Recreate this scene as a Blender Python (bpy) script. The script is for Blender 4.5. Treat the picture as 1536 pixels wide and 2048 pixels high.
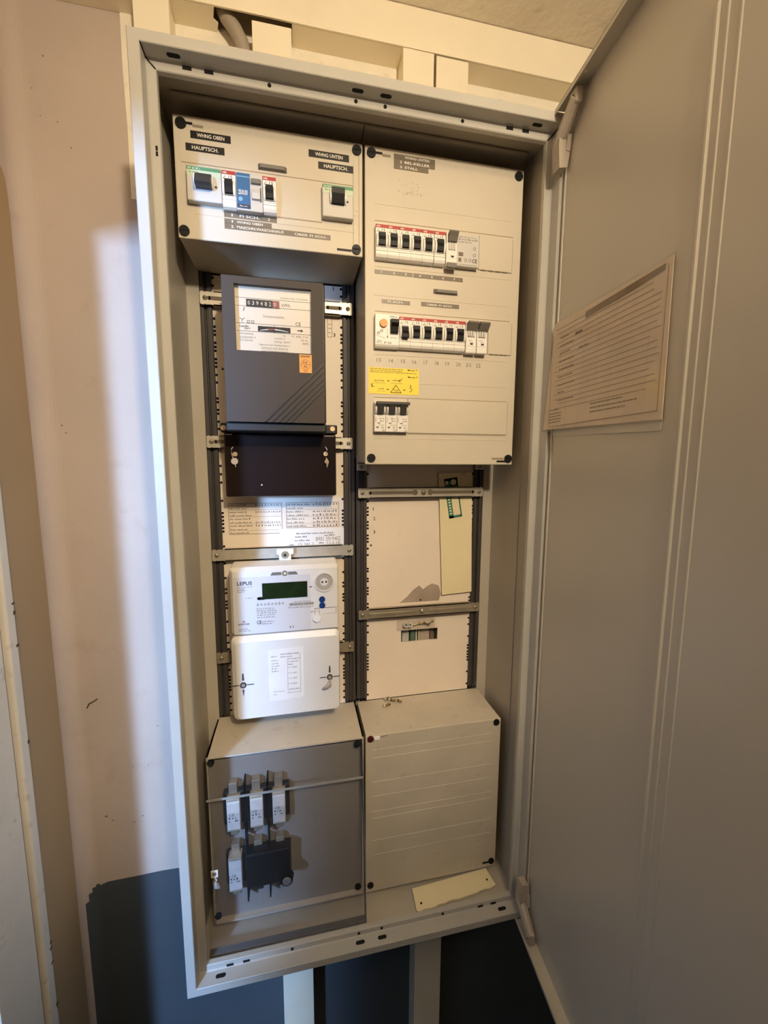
import bpy, bmesh, math, random
from mathutils import Matrix, Vector
random.seed(7)
sc = bpy.context.scene
for o in list(bpy.data.objects): bpy.data.objects.remove(o)
C = sc.collection
S = 0.001
Z0 = 1950.0          # floor lies 1.95 m under the top of the inner covers (model units are mm)

# ------------------------------------------------------------------ camera
def W(x, y, z): return Vector((x * S, y * S, (z + Z0) * S))
CAM = (-102.94, -635.2, -444.69)
YAW, PITCH, ROLL, FPX = -0.20901, -0.12290, -0.00442, 825.25
Rm = Matrix.Rotation(YAW, 3, 'Z') @ Matrix.Rotation(PITCH, 3, 'X') @ Matrix.Rotation(ROLL, 3, 'Y')
cd = bpy.data.cameras.new('camera'); cam = bpy.data.objects.new('camera', cd); C.objects.link(cam)
m4 = Matrix.Identity(4)
for r in range(3):
    m4[r][0] = Rm[r][0]; m4[r][1] = Rm[r][2]; m4[r][2] = -Rm[r][1]
m4.translation = W(*CAM)
cam.matrix_world = m4
cd.sensor_fit = 'VERTICAL'; cd.sensor_height = 36.0; cd.sensor_width = 27.0
cd.lens = FPX / 2048.0 * 36.0; cd.clip_start = 0.02
sc.camera = cam
# ------------------------------------------------------------------ world, lights, exposure
wd = bpy.data.worlds.new('world'); sc.world = wd; wd.use_nodes = True
wd.node_tree.nodes['Background'].inputs[0].default_value = (0.75, 0.85, 1.0, 1)
wd.node_tree.nodes['Background'].inputs[1].default_value = 0.004
def light(name, kind, loc, energy, col, **k):
    l = bpy.data.lights.new(name, kind); l.energy = energy; l.color = col
    for a, b in k.items(): setattr(l, a, b)
    o = bpy.data.objects.new(name, l); C.objects.link(o); o.location = W(*loc); return o
lamp = light('ceiling_lamp_light', 'POINT', (125, -1100, 120), 17.5, (1.0, 0.84, 0.62), shadow_soft_size=0.035)
day = light('window_daylight', 'AREA', (-1288, -1906, -250), 47.0, (0.31, 0.54, 1.0), shape='RECTANGLE', size=0.17, size_y=0.26)
day.rotation_euler = (W(-200, 40, -700) - W(-1288, -1906, -250)).to_track_quat('-Z', 'Z').to_euler()
sc.view_settings.view_transform = 'Standard'; sc.view_settings.look = 'None'
sc.view_settings.gamma = 1.0; sc.view_settings.use_curve_mapping = False
sc.view_settings.exposure = 1.0

# ------------------------------------------------------------------ materials
def lin(c): return tuple((v / 255 / 12.92) if v / 255 <= 0.04045 else ((v / 255 + 0.055) / 1.055) ** 2.4 for v in c)
MATS = {}
def mat(name, rgb, rough=0.5, metal=0.0, var=0.08, scale=25.0, bump=0.0, bscale=200.0, spec=0.5, spots=0.0, spotcol=(60, 45, 30), emit=None):
    if name in MATS: return MATS[name]
    m = bpy.data.materials.new(name); m.use_nodes = True
    nt = m.node_tree; N = nt.nodes; L = nt.links
    b = N['Principled BSDF']; c = lin(rgb)
    b.inputs['Roughness'].default_value = rough; b.inputs['Metallic'].default_value = metal
    b.inputs['Specular IOR Level'].default_value = spec
    geo = N.new('ShaderNodeNewGeometry')
    out = None
    if var > 0:
        nz = N.new('ShaderNodeTexNoise'); nz.inputs['Scale'].default_value = scale; nz.inputs['Detail'].default_value = 6
        L.new(geo.outputs['Position'], nz.inputs['Vector'])
        rp = N.new('ShaderNodeValToRGB')
        rp.color_ramp.elements[0].position = 0.3; rp.color_ramp.elements[1].position = 0.7
        rp.color_ramp.elements[0].color = (*[v * (1 - var) for v in c], 1)
        rp.color_ramp.elements[1].color = (*[min(1, v * (1 + var * 0.6)) for v in c], 1)
        L.new(nz.outputs['Fac'], rp.inputs['Fac']); out = rp.outputs['Color']
    if spots > 0:
        n2 = N.new('ShaderNodeTexNoise'); n2.inputs['Scale'].default_value = scale * 3.1; n2.inputs['Detail'].default_value = 4
        L.new(geo.outputs['Position'], n2.inputs['Vector'])
        r2 = N.new('ShaderNodeValToRGB'); r2.color_ramp.elements[0].position = 0.62; r2.color_ramp.elements[1].position = 0.72
        r2.color_ramp.elements[0].color = (0, 0, 0, 1); r2.color_ramp.elements[1].color = (spots, spots, spots, 1)
        L.new(n2.outputs['Fac'], r2.inputs['Fac'])
        mx = N.new('ShaderNodeMix'); mx.data_type = 'RGBA'
        L.new(r2.outputs['Color'], mx.inputs[0]); L.new(out, mx.inputs[6]); mx.inputs[7].default_value = (*lin(spotcol), 1)
        out = mx.outputs[2]
    if out is not None: L.new(out, b.inputs['Base Color'])
    else: b.inputs['Base Color'].default_value = (*c, 1)
    if bump > 0:
        n3 = N.new('ShaderNodeTexNoise'); n3.inputs['Scale'].default_value = bscale; n3.inputs['Detail'].default_value = 5
        L.new(geo.outputs['Position'], n3.inputs['Vector'])
        bp = N.new('ShaderNodeBump'); bp.inputs['Strength'].default_value = bump; bp.inputs['Distance'].default_value = 0.002
        L.new(n3.outputs['Fac'], bp.inputs['Height']); L.new(bp.outputs['Normal'], b.inputs['Normal'])
    MATS[name] = m; return m
def clear(name, tint, haze=0.06, hazecol=(200, 200, 195), gloss=0.06, rough=0.05):
    m = bpy.data.materials.new(name); m.use_nodes = True
    nt = m.node_tree; N = nt.nodes; L = nt.links
    for n in list(N): N.remove(n)
    out = N.new('ShaderNodeOutputMaterial'); t = N.new('ShaderNodeBsdfTransparent'); t.inputs[0].default_value = (*tint, 1)
    d = N.new('ShaderNodeBsdfDiffuse'); d.inputs[0].default_value = (*lin(hazecol), 1)
    g = N.new('ShaderNodeBsdfGlossy'); g.inputs['Roughness'].default_value = rough
    nz = N.new('ShaderNodeTexNoise'); nz.inputs['Scale'].default_value = 14; nz.inputs['Detail'].default_value = 5
    geo = N.new('ShaderNodeNewGeometry'); L.new(geo.outputs['Position'], nz.inputs['Vector'])
    mr = N.new('ShaderNodeMapRange'); mr.inputs[3].default_value = haze * 0.5; mr.inputs[4].default_value = haze * 1.5
    L.new(nz.outputs['Fac'], mr.inputs[0])
    a = N.new('ShaderNodeMixShader'); L.new(mr.outputs[0], a.inputs[0]); L.new(t.outputs[0], a.inputs[1]); L.new(d.outputs[0], a.inputs[2])
    b = N.new('ShaderNodeMixShader'); b.inputs[0].default_value = gloss
    L.new(a.outputs[0], b.inputs[1]); L.new(g.outputs[0], b.inputs[2]); L.new(b.outputs[0], out.inputs[0])
    return m
WALL = mat('wall_plaster', (194, 177, 162), 0.85, var=0.07, scale=6, bump=0.35, bscale=60, spots=0.12, spotcol=(120, 95, 75))
CEILM = mat('ceiling_plaster', (250, 238, 218), 0.9, var=0.12, scale=9, bump=0.7, bscale=80, spots=0.2, spotcol=(120, 100, 80))
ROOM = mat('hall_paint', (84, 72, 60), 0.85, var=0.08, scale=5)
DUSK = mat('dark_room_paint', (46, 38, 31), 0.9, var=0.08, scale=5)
FLOORM = mat('floor_concrete', (58, 52, 46), 0.8, var=0.15, scale=8)
DADO = mat('dado_paint', (72, 78, 82), 0.6, var=0.1, scale=8, bump=0.25, bscale=50)
BROWN = mat('ochre_brown', (168, 142, 106), 0.65, var=0.06, scale=5, bump=0.2, bscale=50)
TRIM = mat('door_trim_white', (222, 214, 200), 0.5, var=0.06, scale=14, bump=0.2, bscale=90, spots=0.25, spotcol=(110, 90, 65))
DUCT = mat('duct_plastic', (248, 236, 208), 0.45, var=0.05, scale=10)
CAB = mat('cabinet_enamel', (186, 182, 172), 0.38, var=0.05, scale=12, spots=0.08, spotcol=(120, 105, 85))
CABIN = mat('cabinet_inner_enamel', (184, 175, 158), 0.42, var=0.06, scale=12)
DOORM = mat('door_enamel', (204, 197, 182), 0.33, var=0.03, scale=4)
COVER = mat('cover_plastic', (207, 196, 176), 0.45, var=0.04, scale=10, spots=0.05, spotcol=(140, 115, 85))
COVERD = mat('cover_plastic_dusty_shaded', (198, 187, 168), 0.55, var=0.08, scale=16, spots=0.3, spotcol=(150, 130, 108))  # dusty plastic, base colour also darkened in place of shade on lower covers
PLATE = mat('mounting_plate', (242, 226, 206), 0.5, var=0.05, scale=9, spots=0.06, spotcol=(140, 115, 95))
SEAMM = mat('cover_seam_shadow', (150, 136, 112), 0.7, var=0.05)
POST = mat('post_plastic', (66, 60, 56), 0.55, var=0.12, scale=40)
BLACK = mat('black_plastic', (12, 11, 10), 0.5, var=0.05, spec=0.3)
DARKHOLE = mat('dark_hole', (14, 12, 10), 0.9, var=0)
BAKE = mat('bakelite_dark', (58, 46, 36), 0.6, var=0.04, scale=20)
BAKES = mat('bakelite_black', (20, 17, 16), 0.45, var=0.04)
BAKEG = mat('bakelite_gloss', (38, 28, 25), 0.16, var=0.06, scale=10, spec=0.6)
ZINC = mat('zinc_steel', (206, 198, 180), 0.42, metal=0.5, var=0.12, scale=60)
ZINCD = mat('zinc_dull', (172, 160, 138), 0.42, metal=0.5, var=0.14, scale=50)
WHITEP = mat('white_plastic', (236, 232, 224), 0.4, var=0.02)
GREYW = mat('grey_white_plastic', (204, 200, 192), 0.45, var=0.04)
GREYP = mat('grey_plastic', (120, 114, 106), 0.5, var=0.05)
DGREY = mat('dark_grey_plastic', (62, 60, 58), 0.5, var=0.04)
RED = mat('red_print', (178, 54, 44), 0.5, var=0.04)
GREEN = mat('green_print', (88, 150, 112), 0.5, var=0.04)
PALEG = mat('pale_green_print', (196, 216, 190), 0.5, var=0.04)
BLUE = mat('blue_label', (36, 98, 146), 0.45, var=0.06, scale=60)
ORANGE = mat('orange_button', (238, 160, 66), 0.45, var=0.03)
INK = mat('ink', (40, 34, 30), 0.7, var=0)
INKL = mat('ink_faded', (122, 110, 96), 0.7, var=0)
WPRINT = mat('white_print', (232, 226, 214), 0.6, var=0)
TAPEB = mat('tape_black', (24, 22, 19), 0.35, var=0.05)
TAPEG = mat('tape_grey', (116, 104, 86), 0.4, var=0.08, scale=60)
YELL = mat('yellow_sticker', (250, 222, 70), 0.5, var=0.03)
PAPER = mat('paper', (240, 236, 230), 0.75, var=0.03, scale=30)
PAPERD = mat('paper_door', (250, 232, 212), 0.7, var=0.05, scale=20)
CARD = mat('cream_card', (240, 224, 180), 0.7, var=0.04, scale=14)
TGREEN = mat('teal_green_print', (44, 122, 104), 0.55, var=0.03)
LEPM = mat('meter_white_plastic', (230, 226, 220), 0.38, var=0.03, scale=14)
LEPF = mat('meter_label_film', (214, 212, 212), 0.35, var=0.02)
LCD = mat('lcd_green', (32, 46, 24), 0.12, var=0.25, scale=50, spec=0.6)
BLUED = mat('blue_button', (26, 56, 122), 0.4, var=0.02)
WINF = mat('meter_dial_plate', (240, 226, 202), 0.35, var=0.02)
REDW = mat('red_wheel', (150, 66, 56), 0.5, var=0.05)
FUSEW = mat('fuse_ceramic', (206, 204, 198), 0.5, var=0.12, scale=70)
FBASE = mat('fuse_base', (44, 40, 38), 0.5, var=0.1)
INPANEL = mat('fuse_panel', (156, 148, 138), 0.5, var=0.06, scale=9)
MAROON = mat('maroon_seal', (86, 22, 24), 0.4, var=0.05)
HINGEM = mat('hinge_plastic', (178, 166, 150), 0.5, var=0.06, scale=40)
CABLE = mat('grey_conduit', (168, 156, 138), 0.5, var=0.05)
BRASS = mat('brass_screw', (150, 128, 84), 0.35, metal=0.8, var=0.15, scale=80)
STAIN = None
CLEARC = clear('clear_cover', (0.92, 0.92, 0.93), haze=0.01, gloss=0.035, rough=0.08)
STAIN = clear('dust_stain', (1.0, 1.0, 1.0), haze=0.42, hazecol=(128, 108, 88), gloss=0.0)
BAGM = clear('clear_bag', (0.92, 0.91, 0.89), haze=0.05, gloss=0.08, rough=0.15)
SEALM = clear('clear_seal', (0.7, 0.72, 0.75), haze=0.45, gloss=0.2, rough=0.1)
GLASSM = clear('dial_glass', (0.96, 0.96, 0.96), haze=0.01, gloss=0.03, rough=0.03)

# ------------------------------------------------------------------ mesh helpers (all in mm)
ORG = {}
def dmap(s, n, z):      # door coordinates -> room: s along the door from its hinge, n towards the cabinet inside
    return (268 - 0.096 * s - 0.9954 * n, -76.5 - 0.9954 * s + 0.096 * n, z)
class MB:
    def __init__(self, xf=None): self.bm = bmesh.new(); self.xf = xf
    def _add(self, vs, fs):
        v = [self.bm.verts.new(p) for p in vs]
        for f in fs:
            try: self.bm.faces.new([v[i] for i in f])
            except ValueError: pass
        return v
    def box(self, x0, x1, y0, y1, z0, z1, b=0.0, seg=2):
        if x0 > x1: x0, x1 = x1, x0
        if y0 > y1: y0, y1 = y1, y0
        if z0 > z1: z0, z1 = z1, z0
        v = self._add([(x, y, z) for x in (x0, x1) for y in (y0, y1) for z in (z0, z1)],
                      [(0, 1, 3, 2), (4, 6, 7, 5), (0, 4, 5, 1), (2, 3, 7, 6), (0, 2, 6, 4), (1, 5, 7, 3)])
        if b > 0:
            es = list({e for q in v for e in q.link_edges})
            bmesh.ops.bevel(self.bm, geom=es, offset=min(b, 0.45 * min(x1 - x0, y1 - y0, z1 - z0)), segments=seg, affect='EDGES', profile=0.5)
        return self
    def prism(self, poly, axis, a0, a1):
        n = len(poly)
        def P(p, a):
            return {'y': (p[0], a, p[1]), 'x': (a, p[0], p[1]), 'z': (p[0], p[1], a)}[axis]
        vs = [P(p, a0) for p in poly] + [P(p, a1) for p in poly]
        fs = [tuple(range(n)), tuple(range(2 * n - 1, n - 1, -1))] + [(i, (i + 1) % n, n + (i + 1) % n, n + i) for i in range(n)]
        self._add(vs, fs); return self
    def frustum(self, r0, y0, r1, y1):      # rectangles (x0,x1,z0,z1) at two depths
        vs = []
        for (x0, x1, z0, z1), y in ((r0, y0), (r1, y1)): vs += [(x0, y, z0), (x1, y, z0), (x1, y, z1), (x0, y, z1)]
        self._add(vs, [(0, 1, 2, 3), (7, 6, 5, 4), (0, 4, 5, 1), (1, 5, 6, 2), (2, 6, 7, 3), (3, 7, 4, 0)]); return self
    def rfrustum(self, r0, y0, q0, r1, y1, q1, n=5):
        vs = []
        for (x0, x1, z0, z1), y, q in ((r0, y0, q0), (r1, y1, q1)):
            for cx, cz, a0 in ((x1 - q, z1 - q, 0), (x0 + q, z1 - q, 90), (x0 + q, z0 + q, 180), (x1 - q, z0 + q, 270)):
                for i in range(n + 1):
                    a = math.radians(a0 + 90 * i / n); vs.append((cx + q * math.cos(a), y, cz + q * math.sin(a)))
        m = len(vs) // 2
        self._add(vs, [tuple(range(m)), tuple(range(2 * m - 1, m - 1, -1))] + [(i, (i + 1) % m, m + (i + 1) % m, m + i) for i in range(m)])
        return self
    def cyl(self, cx, cz, r, y0, y1, n=18, r2=None, axis='y'):
        r2 = r if r2 is None else r2
        def P(a, b, c): return {'y': (a, c, b), 'x': (c, a, b), 'z': (a, b, c)}[axis]
        vs = [P(cx + q * math.cos(2 * math.pi * i / n), cz + q * math.sin(2 * math.pi * i / n), y) for q, y in ((r, y0), (r2, y1)) for i in range(n)]
        self._add(vs, [tuple(range(n)), tuple(range(2 * n - 1, n - 1, -1))] + [(i, (i + 1) % n, n + (i + 1) % n, n + i) for i in range(n)])
        return self
    def ring(self, cx, cz, r, ri, y0, y1, n=24):
        vs = [(cx + q * math.cos(2 * math.pi * i / n), y, cz + q * math.sin(2 * math.pi * i / n)) for q, y in ((r, y0), (r, y1), (ri, y1), (ri, y0)) for i in range(n)]
        fs = []
        for k in range(4):
            for i in range(n):
                fs.append((k * n + i, k * n + (i + 1) % n, ((k + 1) % 4) * n + (i + 1) % n, ((k + 1) % 4) * n + i))
        self._add(vs, fs); return self
    def tube(self, pts, r, n=10):
        pts = [Vector(p) for p in pts]; vs = []; up = Vector((0.13, 0.21, 0.97)).normalized()
        for i, p in enumerate(pts):
            t = (pts[min(i + 1, len(pts) - 1)] - pts[max(i - 1, 0)]).normalized()
            a = t.cross(up); a = (a if a.length > 1e-4 else t.cross(Vector((1, 0, 0)))).normalized(); b = t.cross(a)
            rr = r[i] if isinstance(r, (list, tuple)) else r
            for k in range(n): vs.append(p + (a * math.cos(2 * math.pi * k / n) + b * math.sin(2 * math.pi * k / n)) * rr)
        m = len(pts); fs = [tuple(range(n)), tuple(range(m * n - 1, (m - 1) * n - 1, -1))]
        for i in range(m - 1):
            for k in range(n): fs.append((i * n + k, i * n + (k + 1) % n, (i + 1) * n + (k + 1) % n, (i + 1) * n + k))
        self._add(vs, fs); return self
    def sweep(self, prof, x0, x1, z0, z1):  # closed profile (inset, y) swept round a rectangle, mitred
        vs = []; n = len(prof)
        for cx, cz in ((0, 0), (1, 0), (1, 1), (0, 1)):
            for i, y in prof: vs.append(((x0 + i) if cx == 0 else (x1 - i), y, (z0 + i) if cz == 0 else (z1 - i)))
        fs = []
        for c in range(4):
            for k in range(n): fs.append((c * n + k, c * n + (k + 1) % n, ((c + 1) % 4) * n + (k + 1) % n, ((c + 1) % 4) * n + k))
        self._add(vs, fs); return self
    def build(self, name, m, parent=None, smooth=False, recalc=True):
        if recalc: bmesh.ops.recalc_face_normals(self.bm, faces=self.bm.faces)
        o0 = ORG.get(parent.name, (0, 0, -Z0)) if parent is not None else (0, 0, -Z0)
        for v in self.bm.verts:
            p = self.xf(*v.co) if self.xf else tuple(v.co)
            v.co = ((p[0] - o0[0]) * S, (p[1] - o0[1]) * S, (p[2] - o0[2]) * S)
        me = bpy.data.meshes.new(name); self.bm.to_mesh(me); self.bm.free()
        me.materials.append(m)
        if smooth:
            for f in me.polygons: f.use_smooth = True
        o = bpy.data.objects.new(name, me); C.objects.link(o)
        if parent is not None: o.parent = parent
        ORG[o.name] = o0
        return o
def tag(o, label, cat, group=None, kind=None):
    o['label'] = label
    if cat: o['category'] = cat
    if group: o['group'] = group
    if kind: o['kind'] = kind
    return o
def thing(name, label, cat, org, group=None):
    o = bpy.data.objects.new(name, None); C.objects.link(o); o.empty_display_size = 0.02
    o.location = W(*org); ORG[o.name] = org
    return tag(o, label, cat, group)
def struct(o): o['kind'] = 'structure'; return o
def stuff(o): o['kind'] = 'stuff'; return o
def copy_tree(src, dx, dy, dz, label, parent=None):
    r = src.copy(); C.objects.link(r)
    if parent is None:
        r.location = src.location + Vector((dx * S, dy * S, dz * S)); r['label'] = label
        o = ORG[src.name]; ORG[r.name] = (o[0] + dx, o[1] + dy, o[2] + dz)
    else: r.parent = parent; ORG[r.name] = ORG[parent.name]
    for ch in [q for q in bpy.data.objects if q.parent == src]: copy_tree(ch, 0, 0, 0, None, r)
    return r
TXT = {}
def tgeo(s, bold=False):
    key = (s, bold)
    if key not in TXT:
        cu = bpy.data.curves.new('t', 'FONT'); cu.body = s; cu.resolution_u = 2
        if bold: cu.offset = 0.018
        ob = bpy.data.objects.new('t', cu); C.objects.link(ob); bpy.context.view_layer.update()
        me = bpy.data.meshes.new_from_object(ob.evaluated_get(bpy.context.evaluated_depsgraph_get()))
        vs = [(v.co.x, v.co.y) for v in me.vertices]; fs = [tuple(p.vertices) for p in me.polygons]
        bpy.data.objects.remove(ob); bpy.data.curves.remove(cu); bpy.data.meshes.remove(me)
        TXT[key] = (vs, fs)
    return TXT[key]
def addtext(mb, s, x0, x1, z0, z1, y, bold=False, slant=0.0):
    vs, fs = tgeo(s, bold)
    if not vs: return mb
    a0 = min(v[0] for v in vs); a1 = max(v[0] for v in vs); b0 = min(v[1] for v in vs); b1 = max(v[1] for v in vs)
    kx = (x1 - x0) / max(a1 - a0, 1e-6); kz = (z1 - z0) / max(b1 - b0, 1e-6)
    mb._add([(x0 + (v[0] - a0) * kx, y, z0 + (v[1] - b0) * kz + slant * (v[0] - a0) * kx) for v in vs], fs)
    return mb
def text(parent, s, x0, x1, z0, z1, y, m=None, name='lettering', bold=False, xf=None):
    mb = MB(xf); addtext(mb, s, x0, x1, z0, z1, y, bold)
    return mb.build(name, m or INK, parent, recalc=False)
def scribble(mb, x0, x1, z, h, y, word=(3, 9), t=None):      # a line of small illegible print, word by word
    x = x0
    while x < x1 - 0.5:
        w = min(random.uniform(*word) * h * 0.55, x1 - x)
        k = max(1, int(w / (h * 0.55)))
        for i in range(k):
            a = x + i * w / k
            hh = h * random.choice((0.6, 0.6, 0.75, 1.0))
            mb.box(a, a + w / k * 0.62, y, y - 0.05, z, z + hh)
        x += w + h * 0.5
    return mb

# ================================================================== setting
FL = -Z0
struct(MB().box(-1800, 900, -2600, 260, FL - 40, FL).build('floor', FLOORM))
tag(bpy.data.objects['floor'], 'grey concrete floor of the hallway', None)
wb = struct(MB().box(-700, 900, 133, 233, FL, 420).build('wall_back', WALL)); wb['label'] = 'plastered wall behind the meter cabinet'
ce = struct(MB().box(-1800, 900, -2600, 260, 277, 340).build('ceiling', CEILM)); ce['label'] = 'rough plaster ceiling over the cable trunking'
# painted dado on the back wall with a rounded, hand-brushed edge
poly = [(900, FL)]
for i in range(0, 29):
    x = 900 - i * 47; poly.append((x, -1221.5 + random.uniform(-1.2, 1.2)))
poly += [(-462, -1223), (-478, -1229), (-489, -1240), (-494, -1256), (-493, -1275), (-488, -1300), (-487, -1400), (-487, FL)]
MB().prism(poly, 'y', 132.3, 133.2).build('painted_dado', DADO, wb)
for i, zt in enumerate((-1224, -1228, -1236, -1250)):
    a0, a1 = math.radians(90 - 14 * i), math.radians(90 - 14 * (i + 1)); arc = lambda a, q: (-475 - q * math.cos(a), 108 + q * math.sin(a))
    MB().prism([arc(a0, 24.4), arc(a1, 24.4), arc(a1, 25.2), arc(a0, 25.2)], 'z', FL, zt).build('painted_dado', DADO, wb)
MB().prism([(-346, -40), (-345, 60), (-346.5, 140), (-345.5, 222), (890, 222), (890, -40)], 'y', 131.6, 133.2).build('bare_plaster', mat('bare_plaster', (246, 236, 214), 0.9, var=0.08, scale=18, bump=0.9, bscale=120, spots=0.25, spotcol=(170, 140, 105)), wb)
# small knocks and scratches in the plaster
kn = MB()
for x, z, w, h in [(-452, 140, 3, 5), (-470, 95, 2, 4), (-462, 60, 5, 3), (-440, 55, 4, 3), (-425, 22, 4, 4), (-480, -20, 4, 6), (-344, 62, 2.5, 16), (-344, 20, 2, 10), (-470, -390, 5, 4), (-465, -402, 4, 3), (-405, -1000, 3, 3), (-380, -1000, 4, 3), (-360, -925, 4, 4), (-410, -1110, 9, 4), (-395, -1100, 6, 3), (-455, -1090, 10, 5), (-445, -1100, 7, 4)]:
    kn.cyl(x, z, 1, 132.8, 133.1, 5, 1); w *= random.uniform(.45, .8); h *= random.uniform(.45, .8)
    for v in list(kn.bm.verts)[-10:]: v.co.x = x + (v.co.x - x) * w / 2; v.co.z = z + (v.co.z - z) * h / 2
stuff(kn.build('plaster_knocks', mat('plaster_knock', (130, 104, 84), 0.9, var=0.1), wb))
MB().tube([(-470, 132, -876), (-466, 131.5, -868), (-459, 131.5, -865), (-453, 132, -861)], 1.0, 6).build('hair_crack', mat('crack', (70, 52, 42), 0.9, var=0), wb)
# left wall with the doorway the daylight comes through
wl = MB()
def pier(y0, y1, z0, z1): wl.box(-620, -500, y0, y1, z0, z1)
pier(-90, 132, FL, 277); pier(-795, -90, -116, 277); pier(-2600, -795, FL, 277)
n = 8; cove = [(-500 - 1, 108)] + [(-475 - 25 * math.cos(math.pi / 2 * i / n), 108 + 25 * math.sin(math.pi / 2 * i / n)) for i in range(n + 1)] + [(-475, 134), (-501, 134)]
wl.prism(cove, 'z', FL, 277)
wl = struct(wl.build('wall_left', WALL)); wl['label'] = 'plastered side wall with the open doorway left of the cabinet'
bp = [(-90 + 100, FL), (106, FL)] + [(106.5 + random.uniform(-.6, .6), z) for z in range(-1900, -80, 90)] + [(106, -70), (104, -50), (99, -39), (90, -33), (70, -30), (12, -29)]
MB().prism(bp, 'x', -500.5, -499.4).build('ochre_panel', BROWN, wl)  # browner area of the side wall with a rounded top corner
d1 = MB(); d1.box(-622, -494, -90, -13, FL, -40, 2); d1.box(-622, -494, -795, -90, -116, -40, 2)
d1 = struct(d1.build('door_1', TRIM)); d1['label'] = 'white painted door frame of the doorway left of the cabinet'
t1 = MB(); t1.box(-500, -488, -9, 9, FL, -38, 3, 3)
t1 = struct(t1.build('trim_1', TRIM)); t1['label'] = 'chipped white door casing strip along the ochre wall'
MB().box(-499.8, -497, -13.2, -8.8, FL, -40).build('casing_gap', mat('gap_shade', (70, 52, 34), 0.9, var=0.2, scale=60), t1)  # dark strip coloured into the gap in place of its shade
ch = MB()
for z in (-640, -652, -700, -845, -1180, -1190, -1290, -1300, -1215):
    ch.box(-488.6, -487.7, random.uniform(3, 7), 9.3, z - random.uniform(2, 6), z, 0.3)
stuff(ch.build('paint_chips', mat('chipped_wood', (84, 64, 42), 0.9, var=0.2, scale=80), t1))
struct(MB().box(900, 960, -2600, 233, FL, 340).build('wall_right', ROOM)); bpy.data.objects['wall_right']['label'] = 'plastered wall on the hinge side of the cabinet'
struct(MB().box(-620, 960, -2660, -2600, FL, 340).build('wall_front', ROOM)); bpy.data.objects['wall_front']['label'] = 'plastered wall facing the cabinet'

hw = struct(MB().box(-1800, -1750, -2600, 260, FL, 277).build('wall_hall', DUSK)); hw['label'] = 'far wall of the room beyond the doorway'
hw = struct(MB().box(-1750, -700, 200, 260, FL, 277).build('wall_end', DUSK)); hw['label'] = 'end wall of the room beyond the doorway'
pt = struct(MB().box(-500, 900, -960, -900, FL, -104).build('wall_shade_blocker', ROOM)); pt['label'] = 'head-high blocker added behind the viewer to shade the lower cabinet'  # unseen blocker, added only to throw shade on the lower cabinet
# ================================================================== trunking, ducts, conduit
tr = thing('cable_trunking', 'long cream plastic cable trunking running along the ceiling edge', 'cable trunking', (0, 113, 215))
MB().box(-620, 890, 92, 94.5, 216, 276, 0.8).build('front_lid', DUCT, tr)
MB().box(-620, 890, 91.2, 93, 216, 219.5, 0.6).build('lid_lip', DUCT, tr)
MB().box(-620, 890, 94.5, 132.5, 274, 276).build('upper_wall', DUCT, tr)
us = MB()
for a, b in ((-620, -213), (-95, 890)): us.box(a, b, 94.5, 132.5, 216, 218)
us.build('underside', DUCT, tr)
MB().prism([(-213, 94.5), (-207, 94.5), (-211, 112), (-205, 118), (-209, 132.5), (-213, 132.5)], 'z', 215.5, 218).build('broken_edge', DUCT, tr)
def duct(x0, x1, y0, z0, z1, label, grp, lid=True):
    t = thing('cable_duct', label, 'cable duct', ((x0 + x1) / 2, 113, z0), grp)
    MB().box(x0 + 1.2, x1 - 1.2, y0 + 3, 132.6, z0, z1 - 1).build('channel', DUCT, t)
    MB().box(x0, x1, y0, y0 + 12, z0, z1, 1.0).build('lid', DUCT, t)
    return t
g = 'cream cable ducts entering the cabinet'
duct(-316, -268, 92, 27, 215.5, 'cream cable duct dropping onto the top left corner of the cabinet', g)
duct(-154, -96, 92, 27, 208, 'loose cream cable duct beside the bent grey conduit, dark gap above it', g)
duct(79.5, 132, 92, 27, 215.5, 'left one of the touching pair of cream ducts above the cabinet', g)
duct(136, 192, 92, 27, 214, 'right one of the touching pair of cream ducts above the cabinet', g)
duct(-149.5, -90.5, 90, FL, -1228, 'cream duct leaving the cabinet bottom, washed by blue daylight', g)
duct(122, 181, 90, FL, -1228, 'shaded cream duct leaving the cabinet bottom under the loose plate', g)
co = thing('conduit', 'bent grey conduit curving from the trunking into the cabinet top', 'conduit', (-165, 112, 27))
MB().tube([(-204, 112, 258), (-201, 112, 238), (-192, 112, 222), (-180, 112, 208), (-171, 112, 192), (-166, 112, 172), (-163, 112, 140), (-163, 112, 100), (-163, 112, 27)], 10.5, 14).build('pipe', CABLE, co, True)
MB().cyl(-163, 112, 12.5, 27, 37, 16, axis='z').build('gland', CABLE, co, True)

# ================================================================== cabinet
cb = thing('meter_cabinet', 'tall grey sheet metal meter cabinet with its door standing open', 'cabinet', (0, 28, -1227))
body = MB(); body.box(-273, 273, 131, 132.6, -1225, 24)
body.box(-274.5, -266, -52, 132, -1226, 25); body.box(266, 274.5, -52, 132, -1226, 25)
body.box(-266, 266, -52, 132, 21.5, 25); body.box(-266, 266, -52, 132, -1226, -1218)
body.build('body', CABIN, cb)
fr = MB(); fr.sweep([(0, -50), (0, -75.5), (1, -76.5), (12.2, -76.5), (13, -75.7), (13, -58), (14.5, -56.5), (22.5, -56.5), (23.5, -55.5), (23.5, -49), (22, -49), (22, -54.5), (9, -54.5), (9, -50)], -275, 275, -1227, 26)
fr.build('front_frame', CAB, cb)
for sx in (-1, 1):
        seam = MB(); seam.tube([(sx * 261.5, -76.3, 12.6), (sx * 261.5, -58, 12.6), (sx * 260, -57, 11), (sx * 252, -57, 3)], 0.7, 5); seam.build('corner_joint', DARKHOLE, cb)
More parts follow.
